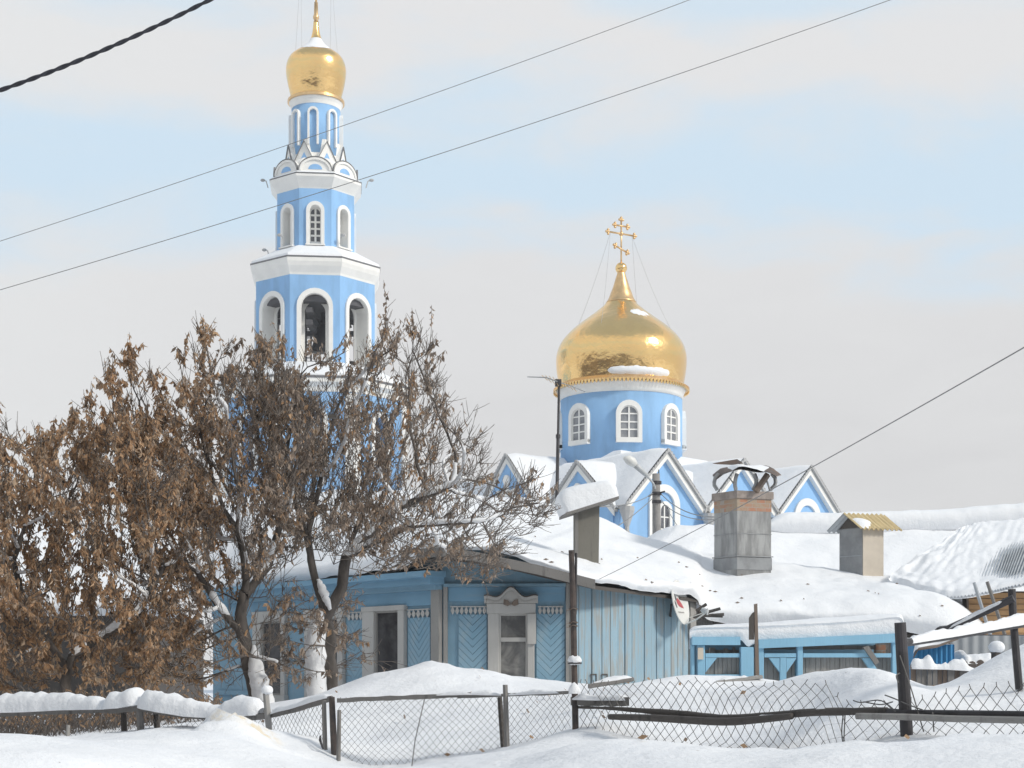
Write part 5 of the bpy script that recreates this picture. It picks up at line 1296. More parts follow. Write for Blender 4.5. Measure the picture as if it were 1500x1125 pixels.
def fences():
    pt = lambda L_: [P(x, HY, d) for x, d in L_]
    zof = lambda y, d: ZC + (HY - y) * d / F
    # left run: 0..480
    T = thing('wire_fence', 'sagging wire fence with a heavy snow-capped rail, left of the gate post', 'fence', P(230, 1070, 14.2), 'chain link fences')
    pth = [(-60, 15.2), (0, 15), (100, 14.6), (205, 14.2), (300, 13.8), (395, 13.3), (478, 12.6)]
    chainlink([(p.x, p.y) for p in pt(pth)], [zof(y, d) for y, (x, d) in zip([1040, 1037, 1033, 1036, 1049, 1045, 1030], pth)], [zof(y, d) for y, (x, d) in zip([1095, 1090, 1086, 1076, 1074, 1086, 1108], pth)], .066, .0021, 4, T)
    beam(T, [(-60, 1049, 15.1), (0, 1046, 14.95), (60, 1043, 14.7), (163, 1040, 14.3)], .026, .035, 'grey wood', seed=1)
    beam(T, [(160, 1042, 14.25), (205, 1038, 14.1), (260, 1047, 13.9), (330, 1053, 13.6), (395, 1048, 13.25)], .022, .03, 'grey wood', seed=2)
    beam(T, [(330, 1055, 13.55), (390, 1049, 13.2), (430, 1040, 12.9), (486, 1023, 12.5)], .024, .03, 'grey wood', seed=3)
    post(T, 204, 1024, 206, 1072, 14.1, .033, 'grey wood'); post(T, 181, 1040, 182, 1072, 14.3, .03, 'dark wood'); post(T, 228, 1040, 231, 1076, 14.15, .03, 'dark wood')
    post(T, 389, 1014, 395, 1078, 13.1, .028, 'pale grey wood'); post(T, 474.5, 1026, 476.5, 1110, 12.4, .019, 'grey wood', 4); post(T, 100, 1062, 98, 1098, 14.3, .02, 'pale grey wood')
    mb = snowstrip([P(-60, 1042, 15.1), P(0, 1041, 14.95), P(45, 1040, 14.8), P(100, 1037, 14.6), P(160, 1036, 14.3)], .11, .155, 1, .5, 1.7, .04); mb.build('rail_snow', 'snow', T, True)
    mb = snowstrip([P(158, 1036, 14.3), P(185, 1034, 14.2), P(212, 1029, 14.1)], .12, .165, 5, .2, 1.5, .03); mb.build('rail_snow', 'snow', T, True)
    mb = snowstrip([P(208, 1033, 14.1), P(250, 1041, 13.9), P(280, 1046, 13.8), P(330, 1049, 13.6), P(385, 1044, 13.3)], .10, .125, 7, .5, 2.2, .04); mb.build('rail_snow', 'snow', T, True)
    mb = snowstrip([P(400, 1043, 13.1), P(440, 1033, 12.85), P(484, 1019, 12.5)], .05, .04, 9, .6, 4, .03); mb.build('rail_snow', 'snow', T, True)
    mb = MB(); mb.sphere(P(391, 1011, 13.1), .05, 10, 7, (1, 1, .8), .2, 3); mb.build('post_snow', 'snow', T, True)
    # middle run: gate post .. pole
    T = thing('wire_fence', 'straight wire fence of fine mesh between the dark gate post and the tall rusty pole', 'fence', P(660, 1100, 12), 'chain link fences')
    pth = [(496, 12.35), (560, 12.2), (620, 12.1), (680, 12.0), (740, 11.85), (800, 11.6), (838, 11.4)]
    chainlink([(p.x, p.y) for p in pt(pth)], [zof(y, d) for y, (x, d) in zip([1026, 1024, 1024, 1022, 1018, 1016, 1018], pth)], [zof(y, d) for y, (x, d) in zip([1142, 1136, 1130, 1120, 1106, 1087, 1067], pth)], .060, .0021, 8, T)
    beam(T, [(494, 1026, 12.3), (560, 1023, 12.15), (640, 1020, 12.0), (690, 1017, 11.9)], .017, .025, 'grey wood', seed=5)
    beam(T, [(670, 1021, 11.95), (740, 1018, 11.8), (800, 1016, 11.55), (838, 1014, 11.3)], .012, .02, 'grey wood', seed=6)
    post(T, 486, 1021, 490, 1112, 12.35, .026, 'rusty pipe', 10); post(T, 497, 1040, 495.5, 1126, 12.25, .017, 'grey wood', 4)
    post(T, 740, 1003, 743, 1104, 11.75, .020, 'grey wood', 4); post(T, 732, 1021, 734, 1050, 11.9, .02, 'dark wood')
    mb = MB(); mb.fbox(Frame(P(487, HY, 12.3), (1, 0, 0)), -.035, .035, zof(1024, 12.3) - ZC + ZC, zof(1019, 12.3), -.03, .03)
    o = mb.build('post_cap', 'dark wood', T); 
    mb = MB(); mb.tube([P(469, 1078, 12.3), P(468, 1084, 12.28), P(471, 1092, 12.28), P(473, 1097, 12.3), P(471, 1088, 12.26), P(469, 1078, 12.3)], .006, 5); mb.build('chain_latch', 'dark pipe', T)
    mb = snowstrip([P(640, 1015, 11.98), P(690, 1014, 11.9), P(735, 1015, 11.8)], .03, .035, 3, .9, 6, .03); mb.build('rail_snow', 'snow', T, True)
    mb = snowstrip([P(745, 1015, 11.76), P(790, 1013, 11.6), P(836, 1011, 11.35)], .03, .03, 6, .9, 6, .03); mb.build('rail_snow', 'snow', T, True)
    mb = MB(); mb.tube([P(622, 1024, 12.0), P(616, 1050, 11.95), P(608, 1085, 11.9), P(603, 1125, 11.85)], .004, 5); mb.build('loose_wire', 'mesh wire', T)
    # right run: pole .. edge
    T = thing('wire_fence', 'slack wire fence of wide mesh with dark log rails, right of the tall rusty pole', 'fence', P(1200, 1080, 9.8), 'chain link fences')
    pth = [(850, 11.2), (900, 10.9), (1000, 10.4), (1100, 9.95), (1210, 9.5), (1235, 9.4), (1320, 9.15), (1400, 8.85), (1500, 8.5), (1620, 8.1)]
    chainlink([(p.x, p.y) for p in pt(pth)], [zof(y, d) for y, (x, d) in zip([1000, 996, 1003, 1004, 1003, 1030, 1022, 1012, 1002, 1000], pth)], [zof(y, d) for y, (x, d) in zip([1075, 1085, 1094, 1094, 1092, 1092, 1080, 1085, 1090, 1090], pth)], .082, .0029, 12, T, .028)
    post(T, 1318.5, 912, 1328, 1072, 9.1, .036, 'dark pipe', 14)
    beam(T, [(836, 1027, 11.25), (880, 1028, 11.1), (921, 1028, 10.95)], .030, .04, 'grey wood', seed=8)
    mb = MB(); pts = [(846, 1036, 11.2), (900, 1038, 10.9), (1000, 1046, 10.4), (1060, 1052, 10.1), (1120, 1049, 9.85), (1200, 1043, 9.5), (1300, 1042, 9.2)]
    pl_ = [P(*p) for p in pts]; dn = spline(pl_, np.linspace(0, len(pl_) - 1, 60)); mb.tube(dn, [.010 + .014 * min(1, max(0, i - 8) / 10) + .004 * mnoise.noise(Vector((i * .4, 1, 1))) for i in range(60)], 8); mb.build('log_rail', 'dark wood', T, True)
    mb = MB(); pl_ = [P(*p) for p in [(893, 1050, 10.85), (960, 1052, 10.5), (1055, 1057, 10.05), (1110, 1054, 9.85), (1160, 1049, 9.6)]]; dn = spline(pl_, np.linspace(0, 4, 40)); mb.tube(dn, [.020 + .006 * math.sin(PI * i / 39) for i in range(40)], 8); mb.build('log_rail', 'dark wood', T, True)
    mb = MB(); mb.tube([P(1255, 1049, 9.2), P(1320, 1050, 9.0), P(1400, 1053, 8.75), P(1500, 1055, 8.4), P(1600, 1057, 8.1)], .020, 10); mb.build('pipe_rail', 'pale grey wood', T)
    mb = MB(); mb.tube([P(1300, 1042, 9.2), P(1330, 1044, 9.05), P(1420, 1045, 8.75), P(1600, 1048, 8.15)], .019, 10); mb.build('pipe_rail', 'dark pipe', T)
    mb = snowstrip([P(840, 1021, 11.2), P(880, 1022, 11.08), P(919, 1022, 10.95)], .04, .045, 4, .7, 5, .03); mb.build('rail_snow', 'snow', T, True)
    mb = snowstrip([P(1110, 1046, 9.86), P(1200, 1039, 9.5), P(1310, 1037, 9.18)], .018, .02, 8, .9, 6, .03); mb.build('rail_snow', 'snow', T, True)
    mb = MB()
    for pts in ([(1318, 960, 9.05), (1335, 1010, 9.0), (1348, 1055, 8.95), (1353, 1072, 8.95)], [(1366, 1043, 8.85), (1368, 1072, 8.85)], [(1236, 1042, 9.4), (1233, 1075, 9.38), (1240, 1118, 9.2)], [(1238, 1042, 9.4), (1236, 1090, 9.35), (1236, 1116, 9.2)],
                [(1250, 1026, 9.35), (1262, 1029, 9.3), (1290, 1026, 9.2), (1312, 1042, 9.1)], [(1296, 1018, 9.2), (1312, 1024, 9.15), (1330, 1032, 9.0), (1352, 1040, 8.95)], [(1318, 986, 9.05), (1313, 990, 9.0), (1316, 1000, 9.02)], [(1265, 1028, 9.3), (1290, 1032, 9.2), (1308, 1028, 9.15)]):
        pl_ = [P(*p) for p in pts]; mb.tube(spline(pl_, np.linspace(0, len(pl_) - 1, 14)), .004, 5)
    mb.build('loose_wire', 'mesh wire', T)
    # tall rusty pole at the fence corner
    D = 11.2; T = thing('metal_pole', 'tall thin rusty pole at the fence corner with a small shelf of snow', 'pole', P(842, 1065, D))
    mb = MB(); mb.tube([P(837, 806, D), P(840, 900, D), P(843, 1068, D), P(843, 1100, D)], [.021, .022, .024, .024], 10); mb.build('pole_body', 'rusty pipe', T)
    mb = MB(); mb.hexa([P(833, 1062, D + .01), P(848, 1062, D + .01), P(848, 1062, D + .08), P(833, 1062, D + .08), P(835, 806, D + .03), P(839, 806, D + .03), P(839, 806, D + .04), P(835, 806, D + .04)]) if False else mb.tube([P(843, 900, D + .03), P(844, 810, D + .03)], .010, 6); mb.build('side_strip', 'dark pipe', T)
    mb = MB(); c = P(842, 971.5, D); mb.lathe((c.x, c.y), [(.05, c.z - .006), (.05, c.z + .006)], 14); mb.build('shelf_plate', 'dark pipe', T)
    mb = MB(); mb.sphere(c + Vector((0, 0, .02)), .05, 14, 8, (1, 1, .75), .25, 4); mb.build('pole_snow', 'snow', T, True)
    mb = MB()
    for y in (892, 912, 917): c = P(840, y, D); mb.tube([c + Vector((.03 * math.cos(t), .03 * math.sin(t), .006 * math.sin(3 * t))) for t in np.linspace(0, 2 * PI, 12)] + [c + Vector((-.05, -.02, -.01))], .003, 4)
    mb.build('wire_tie', 'brown wood', T)
    mb = snowstrip([P(833, 1012, D - .05), P(850, 1012, D - .05)], .05, .07, 2, .6, 8, .02); mb.build('base_snow', 'snow', T, True)
fences()

# ------------------------------------------------------------------ utility pole, lamp, wires
def lines():
    D = 52.0
    T = thing('utility_pole', 'grey concrete pole with wire bands rising behind the snowy roof', 'utility pole', P(962, 985, D) - Vector((0, 0, 1)))
    mb = MB(); mb.tube([P(963, 1010, D), P(962, 780, D), P(961, 694, D)], [.17, .145, .125], 12); mb.build('pole_body', 'concrete', T, True)
    mb = MB()
    for y in (707, 723, 735): c = P(962, y, D); mb.lathe((c.x, c.y), [(.16, c.z - .05), (.16, c.z + .05)], 12)
    mb.tube([P(957, 723, D - .1), P(950, 727, D - .2)], .03, 5); mb.tube([P(966, 722, D - .1), P(974, 720, D - .2)], .03, 5); mb.tube([P(965, 694, D), P(965, 688, D)], .02, 5)
    mb.build('steel_band', 'dark pipe', T)
    mb = MB(); mb.tube([P(960, 716, D - .1), P(957, 708, D - .2), P(952, 702, D - .3), P(948, 697, D - .4)], .035, 8); A_ = mb.build('lamp_arm', 'lamp grey', T)
    mb = MB(); mb.tube([P(948, 697, D - .4), P(938, 688, D - .55), P(929, 680, D - .7)], [.07, .09, .10], 10); mb.build('lamp_body', 'lamp grey', A_, True)
    mb = MB(); mb.tube([P(930, 681, D - .7), P(926, 677, D - .75), P(920, 673, D - .85), P(914, 671, D - .92)], [.11, .16, .15, .05], 12); mb.build('lamp_head', 'dish white', A_, True)
    def wire(a, b, sag, r, lab, m='wire', n=40, cat='wire', grp='overhead wires'):
        a = P(*a); b = P(*b); mb = MB()
        mb.tube([a.lerp(b, t) - Vector((0, 0, sag * 4 * t * (1 - t))) for t in np.linspace(0, 1, n)], r, 5)
        return tag(mb.build('overhead_wire', m), lab, cat, grp)
    wire((-80, 379, 24), (1120, -42, 24), .10, .0050, 'upper of the two long grey wires crossing in front of the bell tower')
    wire((-80, 448, 23), (1420, -42, 23), .14, .0055, 'lower of the two long grey wires crossing in front of the bell tower')
    wire((1580, 463, 11), (868, 853, 27), .06, .0052, 'single grey wire running from the right edge down to the house corner')
    wire((956, 723, D - .1), (858, 741, 28.6), .15, .012, 'dark wire from the concrete pole to the wooden vent duct')
    wire((957, 729, D - .1), (898, 775, 36), .05, .012, 'dark wire from the concrete pole down to the roof snow on its left')
    wire((968, 723, D - .1), (1056, 757, 33), .22, .014, 'upper dark wire from the concrete pole to the brick chimney')
    wire((968, 734, D - .1), (1056, 760, 33), .22, .012, 'lower dark wire from the concrete pole to the brick chimney')
    wire((969, 731, D - .1), (992, 770, 44), .02, .010, 'short steep dark wire from the concrete pole to the roof on its right')
    wire((-60, 672, 30), (420, 790, 36), .05, .012, 'dark wire slanting down through the brown leaves at the left')
    # thick twisted cable in the top left corner
    a, b = P(-120, 170, 8), P(420, -62, 8); mb = MB()
    base = [a.lerp(b, t) - Vector((0, 0, .07 * 4 * t * (1 - t))) for t in np.linspace(0, 1, 240)]
    for ph in (0, PI):
        mb.tube([p + Vector((0, .0045 * math.sin(i * .33 + ph), .0045 * math.cos(i * .33 + ph))) for i, p in enumerate(base)], .0075, 8)
    tag(mb.build('twisted_cable', 'black cable'), 'thick dark twisted cable across the top left corner of the sky', 'cable')
lines()
# ------------------------------------------------------------------ trees
def inpoly(x, y, poly):
    c = False; j = len(poly) - 1
    for i in range(len(poly)):
        a, b = poly[i], poly[j]
        if (a[1] > y) != (b[1] > y) and x < (b[0] - a[0]) * (y - a[1]) / (b[1] - a[1]) + a[0]: c = not c
        j = i
    return c
def topx(p): return CX + p.x / p.y * F, HY - (p.z - ZC) / p.y * F
def make_tree(label, stems, polys, D, half, natt, seed, dens, trunk_r, shoots=1.0, snowbits=60, fan=(300, 1000, 19)):
    rnd = random.Random(seed); nr = np.random.RandomState(seed)
    base = P(*stems[0][0]); T = thing('tree', label, 'tree', base)
    att = []
    for poly, share in polys:
        xs = [p[0] for p in poly]; ys = [p[1] for p in poly]; k = 0
        while k < natt * share:
            x = rnd.uniform(min(xs), max(xs)); y = rnd.uniform(min(ys), max(ys))
            if inpoly(x, y, poly):
                d = D + half * max(-1, min(1, rnd.gauss(0, .55))); att.append(P(x, y, D) + Vector((0, d - D, 0))); k += 1
    att = np.array([tuple(p) for p in att])
    pos = []; par = []
    for st in stems:
        pts = [P(*p) for p in st]; prev = None
        if pos and len(st):
            d = [(Vector(q) - pts[0]).length for q in pos]; j = int(np.argmin(d)); prev = j if d[j] < .5 else None
        for a, b in zip(pts[:-1], pts[1:]):
            k = max(1, int((b - a).length / .13))
            for i in range(k):
                if prev is not None and i == 0 and a == pts[0] and pos: 
                    pass
                p = a.lerp(b, i / k) + Vector((rnd.gauss(0, .008), rnd.gauss(0, .008), 0)); pos.append(np.array(p)); par.append(-1 if prev is None else prev); prev = len(pos) - 1
        pos.append(np.array(pts[-1])); par.append(prev)
    step, infl, kill = .14, 1.4, .22
    nstem = len(pos)
    near = np.full(len(att), 1e9); idx = np.zeros(len(att), int); alive = np.ones(len(att), bool)
    def upd(start):
        new = np.array(pos[start:])
        if len(new) == 0: return
        d = np.linalg.norm(att[:, None] - new[None], axis=2); j = d.argmin(1); m = d[np.arange(len(att)), j]
        b = m < near; near[b] = m[b]; idx[b] = j[b] + start
    upd(0); kids = {}
    for it in range(260):
        act = alive & (near < (infl if it > 12 else 2.5))
        if not act.any(): break
        start = len(pos); grow = {}
        for a in np.nonzero(act)[0]: grow.setdefault(idx[a], []).append(a)
        added = 0
        for i, L_ in grow.items():
            d = att[L_] - pos[i]; d = (d / (np.linalg.norm(d, axis=1, keepdims=True) + 1e-9)).sum(0); n_ = np.linalg.norm(d)
            if n_ < 1e-6: continue
            d = d / n_ + nr.normal(0, .16, 3) + np.array([0, 0, .06]); d /= np.linalg.norm(d)
            if kids.get(i, 0) >= 3: 
                alive[L_] = False; continue
            kids[i] = kids.get(i, 0) + 1
            pos.append(pos[i] + d * step); par.append(i); added += 1
        if not added: break
        upd(start); alive &= near > kill
    n_ = len(pos); ch = [[] for _ in range(n_)]
    for i, p in enumerate(par):
        if p >= 0: ch[p].append(i)
    R = np.zeros(n_)
    for i in range(n_ - 1, -1, -1):
        R[i] = max(.0055, sum(R[c] ** 2.15 for c in ch[i]) ** (1 / 2.15)) if ch[i] else .0055
    f = trunk_r / R[0]
    R = np.array([.0055 + (r - .0055) * (trunk_r - .0055) / max(1e-6, R[0] - .0055) for r in R])
    # smooth positions a little
    V_ = [Vector(p) for p in pos]
    for _ in range(2):
        V2 = [v.copy() for v in V_]
        for i in range(n_):
            if par[i] >= 0 and len(ch[i]) == 1: V2[i] = V_[i] * .5 + V_[par[i]] * .25 + V_[ch[i][0]] * .25
        V_ = V2
    # chains
    trunk, limbs = MB(), MB(); twigs = []      # twig polylines for leaves
    for i in range(n_):
        starts = []
        if par[i] < 0: starts.append([i])
        elif len(ch[par[i]]) > 1 and max(ch[par[i]], key=lambda c: R[c]) != i: starts.append([par[i], i])
        for chn in starts:
            while ch[chn[-1]]: chn.append(max(ch[chn[-1]], key=lambda c: R[c]))
            if len(chn) < 2: continue
            rr = [R[j] for j in chn]
            if len(chn) > 1 and par[chn[1]] == chn[0] and rr[0] > rr[1] * 1.3: rr[0] = rr[1]
            big = max(rr) > .03
            (trunk if big else limbs).tube([V_[j] for j in chn], rr, 9 if big else 4, False)
    # fanning twigs on the thin wood
    cen = P(*fan); thin = [i for i in range(nstem, n_) if R[i] < .022]
    def twig(p, d, L_, seg, r):
        pts = [p]
        for q in range(seg):
            d = (d + Vector((rnd.gauss(0, .09), rnd.gauss(0, .09), .055))).normalized(); p = p + d * L_ / seg; pts.append(p)
        limbs.tube(pts, [r + (.0024 - r) * q / seg for q in range(seg + 1)], 3, False); return pts
    for i in thin:
        for _ in range((2 if not ch[i] else 0) + (1 if rnd.random() < .8 * shoots else 0)):
            p = V_[i]; rad = (p - cen).normalized(); d0 = (p - V_[par[i]]).normalized()
            d = (rad * .9 + d0 * .5 + Vector((rnd.gauss(0, .38), rnd.gauss(0, .45), rnd.gauss(.28, .25)))).normalized()
            L_ = rnd.choice((.2, .3, .4, .55, .75)) * rnd.uniform(.8, 1.15)
            tx_, ty_ = topx(p + d * L_)
            if not any(inpoly(tx_, ty_, q_[0]) for q_ in polys): L_ *= .28 if rnd.random() < .9 else .7
            pts = twig(p, d, L_, 5, .0055); twigs.append(pts)
            for q in (1, 2, 3, 4):
                if rnd.random() < .6:
                    dd = (pts[q + 1] - pts[q]).normalized(); sd = dd.cross(Vector((rnd.gauss(0, 1), rnd.gauss(0, 1), rnd.gauss(0, 1)))).normalized()
                    twigs.append(twig(pts[q], (dd + sd * rnd.uniform(.5, .9)).normalized(), rnd.uniform(.1, .28), 3, .004))
    trunk.build('trunk', 'bark', T, True); limbs.build('branches', 'twig bark', T, True)
    # leaves: hanging curled clumps
    lf = MB(); nl = 0
    for pts in twigs:
        px, py = topx(pts[-1]); dn = dens(px, py)
        cl = mnoise.noise(Vector((px * .022, py * .022, seed)))       # clumps and gaps
        dn *= max(.04, .62 + 1.5 * cl)
        if rnd.random() > dn: continue
        tone = .9 * mnoise.noise(Vector((px * .012, py * .012, 5))) + rnd.gauss(0, .7)
        big_ = rnd.choice((.045, .06, .06, .075, .09)); many = rnd.choice((2, 3, 4, 5, 7)) * (1.0 if px < 430 else .7); wid = rnd.uniform(.22, .55)
        for a, b in zip(pts[:-1], pts[1:]):
            for _ in range(max(1, int(many * rnd.uniform(.5, 1.4) * min(1.4, (b - a).length / .07)))):
                o = a.lerp(b, rnd.random()); L_ = big_ * rnd.uniform(.7, 1.3); w = L_ * wid * rnd.uniform(.7, 1.3)
                d = Vector((rnd.gauss(0, .55), rnd.gauss(0, .55), -1)).normalized(); s_ = d.cross(Vector((rnd.gauss(0, 1), rnd.gauss(0, 1), rnd.gauss(0, .4)))).normalized(); nn = d.cross(s_)
                m0 = o + d * L_ * .5 + nn * w * .35; e = o + d * L_ + nn * rnd.uniform(-.4, .4) * L_
                mi = min(5, max(0, int(2.5 + tone * 1.5 + rnd.gauss(0, .7))))
                mi = (3, 1, 0, 4, 2, 5)[mi] if px < 330 + rnd.gauss(0, 60) else (3, 5, 6, 5, 0, 4)[mi]
                lf.add([o, m0 + s_ * w * .5, e, m0 - s_ * w * .5, o + d * L_ * .5 - nn * w * .1], [(0, 1, 4), (0, 4, 3), (1, 2, 4), (4, 2, 3)], mi); nl += 1
    if nl: o = lf.build('leaves', LEAF, T)
    
    # snow lodged on limbs, each clump a part of its own
    big = [i for i in range(n_) if .012 < R[i] < .075 and par[i] >= 0 and abs((V_[i] - V_[par[i]]).normalized().z) < .75]
    for q, i in enumerate(rnd.sample(big, min(snowbits, len(big)))):
        sb = MB(); a, b = V_[par[i]], V_[i]; j = i; pts = [a, b]
        for _ in range(rnd.randint(0, 2)):
            if not ch[j]: break
            j = max(ch[j], key=lambda c: R[c]); pts.append(V_[j])
        k = [p + Vector((0, -.3 * R[i], R[i] * .8)) for p in pts]; r = R[i] * rnd.uniform(.7, 1.0) + rnd.uniform(.004, .012)
        fine = spline([k[0] - (k[1] - k[0]) * .2] + k + [k[-1] + (k[-1] - k[-2]) * .2], np.linspace(0, len(k) + 1, 5 * len(k)))
        m_ = len(fine) - 1
        sb.tube(fine, [.003 + r * (max(0, math.sin(PI * t / m_)) ** .6) * (1 + .5 * mnoise.noise(Vector((t * .45, i, 1)))) for t in range(m_ + 1)], 7)
        sb.build('branch_snow', 'snow', T, True)
    print('tree', n_, 'nodes', nl, 'leaves')
    return T
def trees():
    densL = lambda x, y: 1.35 + .6 * max(0, min(1, (y - 760) / 80))
    densM = lambda x, y: np.interp(x, [150, 380, 450, 520], [.95, .66, .5, .35]) * (1.0 if x < 295 else np.interp(y, [780, 850], [1.0, .35]))
    densR = lambda x, y: np.interp(x, [380, 450, 520, 600, 680, 760], [.74, .72, .62, .46, .28, .14]) * (1.0 if y < 760 else .8)
    polyL = [(-60, 640), (-20, 600), (5, 624), (12, 690), (22, 700), (28, 651), (45, 715), (62, 650), (80, 635), (90, 660), (103, 621), (113, 640), (125, 583), (135, 625), (150, 610), (160, 640), (169, 525), (177, 560), (184, 518), (192, 504), (198, 560), (210, 539), (222, 600), (226, 640), (300, 700), (310, 760), (290, 820), (262, 850), (255, 1000), (200, 1015), (-60, 1020)]
    polyM = [(170, 640), (200, 600), (226, 640), (240, 640), (248, 550), (258, 620), (268, 640), (274, 576), (283, 507), (296, 496), (306, 540), (316, 500), (320, 600), (336, 525), (350, 505), (362, 545), (379, 496), (400, 525), (415, 530), (440, 568), (480, 585), (470, 700), (450, 830), (400, 850), (330, 840), (200, 860)]
    polyM2 = [(225, 840), (420, 840), (425, 970), (330, 1012), (225, 1015)]
    polyR = [(370, 580), (400, 535), (440, 568), (485, 560), (520, 535), (545, 500), (565, 520), (580, 490), (600, 520), (628, 490), (640, 560), (662, 585), (650, 660), (705, 645), (715, 700), (775, 700), (815, 760), (770, 800), (715, 865), (640, 850), (560, 850), (480, 820), (400, 780)]
    polyR3 = [(400, 690), (540, 690), (650, 760), (640, 800), (560, 835), (430, 825)]
    polyR2 = [(420, 880), (520, 880), (540, 960), (470, 1000), (400, 990)]
    make_tree('leafy dead-brown tree at the left edge, dense down to the fence', [[(105, 1090, 18.0), (95, 1000, 18), (110, 940, 18)], [(108, 960, 18), (200, 900, 18), (240, 830, 18.2)], [(100, 980, 18), (40, 900, 18), (20, 820, 18)]], [(polyL, 1)], 18.2, 1.2, 1250, 3, densL, .062, 1.8, 34, (130, 1060, 18.2))
    make_tree('middle tree with a dark leaning trunk and brown leaves, before the blue house', [[(383, 1060, 19), (372, 1010, 19), (360, 960, 19), (353, 900, 19), (362, 850, 19), (352, 790, 19)], [(356, 930, 19), (322, 890, 18.8), (290, 840, 18.8)], [(358, 875, 19), (392, 830, 19.2), (410, 770, 19.2)], [(365, 960, 18.8), (405, 970, 18.6), (440, 985, 18.5)]], [(polyM, .80), (polyM2, .20)], 19.0, 1.3, 1050, 11, densM, .088, 1.25, 48, (360, 960, 19))
    make_tree('right tree of bare dark branches and few curled leaves, with snow packed on its trunk', [[(486, 1050, 19.5), (483, 1000, 19.5), (482, 930, 19.5), (474, 890, 19.5), (458, 840, 19.5), (452, 780, 19.5), (470, 700, 19.5)], [(478, 905, 19.5), (500, 860, 19.6), (512, 800, 19.7), (540, 730, 19.8)], [(455, 820, 19.5), (440, 760, 19.3), (420, 690, 19.2)], [(512, 810, 19.7), (580, 745, 19.6), (660, 712, 19.5)], [(508, 815, 19.6), (600, 770, 19.2), (690, 765, 19)]], [(polyR, .80), (polyR2, .06), (polyR3, .14)], 19.6, 1.4, 1350, 21, densR, .088, 1.15, 70, (470, 900, 19.6))
    # wind-packed snow against the trunks
trees()
hz = MB(); hz.hexa([Vector((x, y, z)) for z in (-4, 46) for x, y in ((-120, -90), (120, -90), (120, 140), (-120, 140))])
ho = hz.build('haze', newmat('haze air')[0], origin=(0, 0, 0)); ho['kind'] = 'stuff'
hm = MATS['haze air'].node_tree; hm.nodes.remove(hm.nodes['Principled BSDF']); hv = hm.nodes.new('ShaderNodeVolumePrincipled'); hv.inputs['Color'].default_value = (.95, .97, 1, 1); hv.inputs['Density'].default_value = .0009; hm.links.new(hv.outputs[0], hm.nodes['Material Output'].inputs['Volume'])
def trunk_snow():
    for nm, pts, rr, lab in (('trunk_snow', [(391, 1048, 18.93), (382, 1010, 18.93), (374, 975, 18.93), (372, 945, 18.95)], [.13, .12, .09, .02], None), ('trunk_snow', [(466, 1045, 19.45), (464, 1000, 19.45), (462, 950, 19.45), (466, 915, 19.45), (472, 893, 19.45)], [.13, .125, .135, .10, .02], None), ('trunk_snow', [(484, 893, 19.4), (474, 868, 19.4), (466, 848, 19.4)], [.02, .055, .02], None)):
        root = [o for o in bpy.data.objects if o.name.startswith('tree') and o.parent is None and o.type == 'EMPTY']
        root = min(root, key=lambda o: abs(o.location.x - P(*pts[0]).x))
        k = [P(*p) for p in pts]; d = np.linspace(0, len(k) - 1, 26); mb = MB()
        q = spline(k, d); r = spline(rr, d); mb.tube([p + Vector((.012 * mnoise.noise(Vector((i * .4, 1, 2))), 0, 0)) for i, p in enumerate(q)], [max(.01, x * (1 + .25 * mnoise.noise(Vector((i * .5, 3, 1))))) for i, x in enumerate(r)], 12)
        mb.build(nm, 'snow', root, True)
trunk_snow()

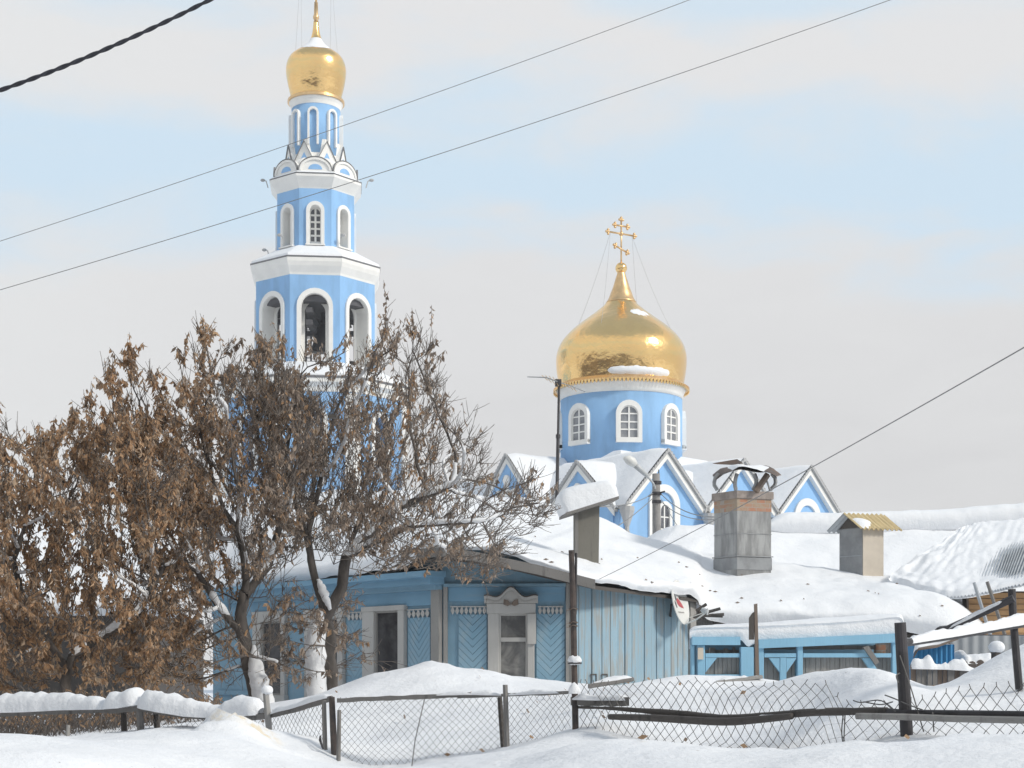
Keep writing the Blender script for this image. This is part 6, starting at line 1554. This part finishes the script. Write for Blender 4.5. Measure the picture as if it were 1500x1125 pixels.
# dark brown weeds and stems behind the left fence, and the unseen wood added behind the camera to darken the dome reflections
def undergrowth():
    rnd = random.Random(77); mb = MB()
    for i in range(700):
        x = rnd.uniform(-40, 330); d = rnd.uniform(15.2, 17.2); p = P(x, HY, d); p.z = gz(p.x, p.y) - .05
        h = rnd.uniform(.15, .55) * (1 if x < 240 else .6); q = p + Vector((rnd.gauss(0, .22), rnd.gauss(0, .12), h)); m = p.lerp(q, .5) + Vector((rnd.gauss(0, .05), 0, .04)); mb.tube([p, m, q], [.006, .005, .003], 3, False, 0)
        for _ in range(3):
            o = m.lerp(q, rnd.random()); L_ = rnd.uniform(.04, .08); dd = Vector((rnd.gauss(0, .6), rnd.gauss(0, .6), -.8)).normalized() * L_; s_ = Vector((rnd.gauss(0, 1), rnd.gauss(0, 1), 0)).normalized() * L_ * .25
            mb.add([o, o + dd * .5 + s_, o + dd, o + dd * .5 - s_], [(0, 1, 2, 3)], rnd.choice((1, 2, 2, 3)))
    o = mb.build('undergrowth', ['twig bark', LEAF[0], LEAF[1], LEAF[3]]); o['kind'] = 'stuff'; o['label'] = 'brown weeds and dry stems in the snow behind the left fence'
    mb = MB()
    for i in range(45):
        x = rnd.uniform(200, 1480); d = rnd.uniform(8.4, 13.5) if rnd.random() < .4 else rnd.uniform(13, 16.8); p = P(x, HY, d); p.z = gz(p.x, p.y) + .035
        a = rnd.uniform(0, PI); w = rnd.uniform(.015, .04); dd = Vector((math.cos(a) * w, math.sin(a) * w, rnd.uniform(-.01, .02))); e = Vector((-dd.y * .45, dd.x * .45, .015))
        mb.add([p - dd, p - e, p + dd, p + e], [(0, 1, 2, 3)], rnd.randint(0, 1))
    o = mb.build('fallen_leaves', [LEAF[1], LEAF[3]]); o['kind'] = 'stuff'; o['label'] = 'dead leaves scattered over the snow by the fences'
    mb = MB()
    for i in range(800):
        a = rnd.uniform(PI * .82, PI * 2.08); r = rnd.uniform(28, 80) + (25 if a < PI else 0); x, y = r * math.cos(a), r * math.sin(a) + 6; h = rnd.uniform(8, 21) * (.35 if a > PI * 1.58 else 1)
        mb.sphere((x, y, h * .5), h * .42, 6, 4, (1, 1, 1.15), .7, i)
    o = mb.build('unseen_wood', 'unseen wood'); o['kind'] = 'stuff'; o['label'] = 'unseen dark wood added behind the camera for the domes to mirror'
undergrowth()
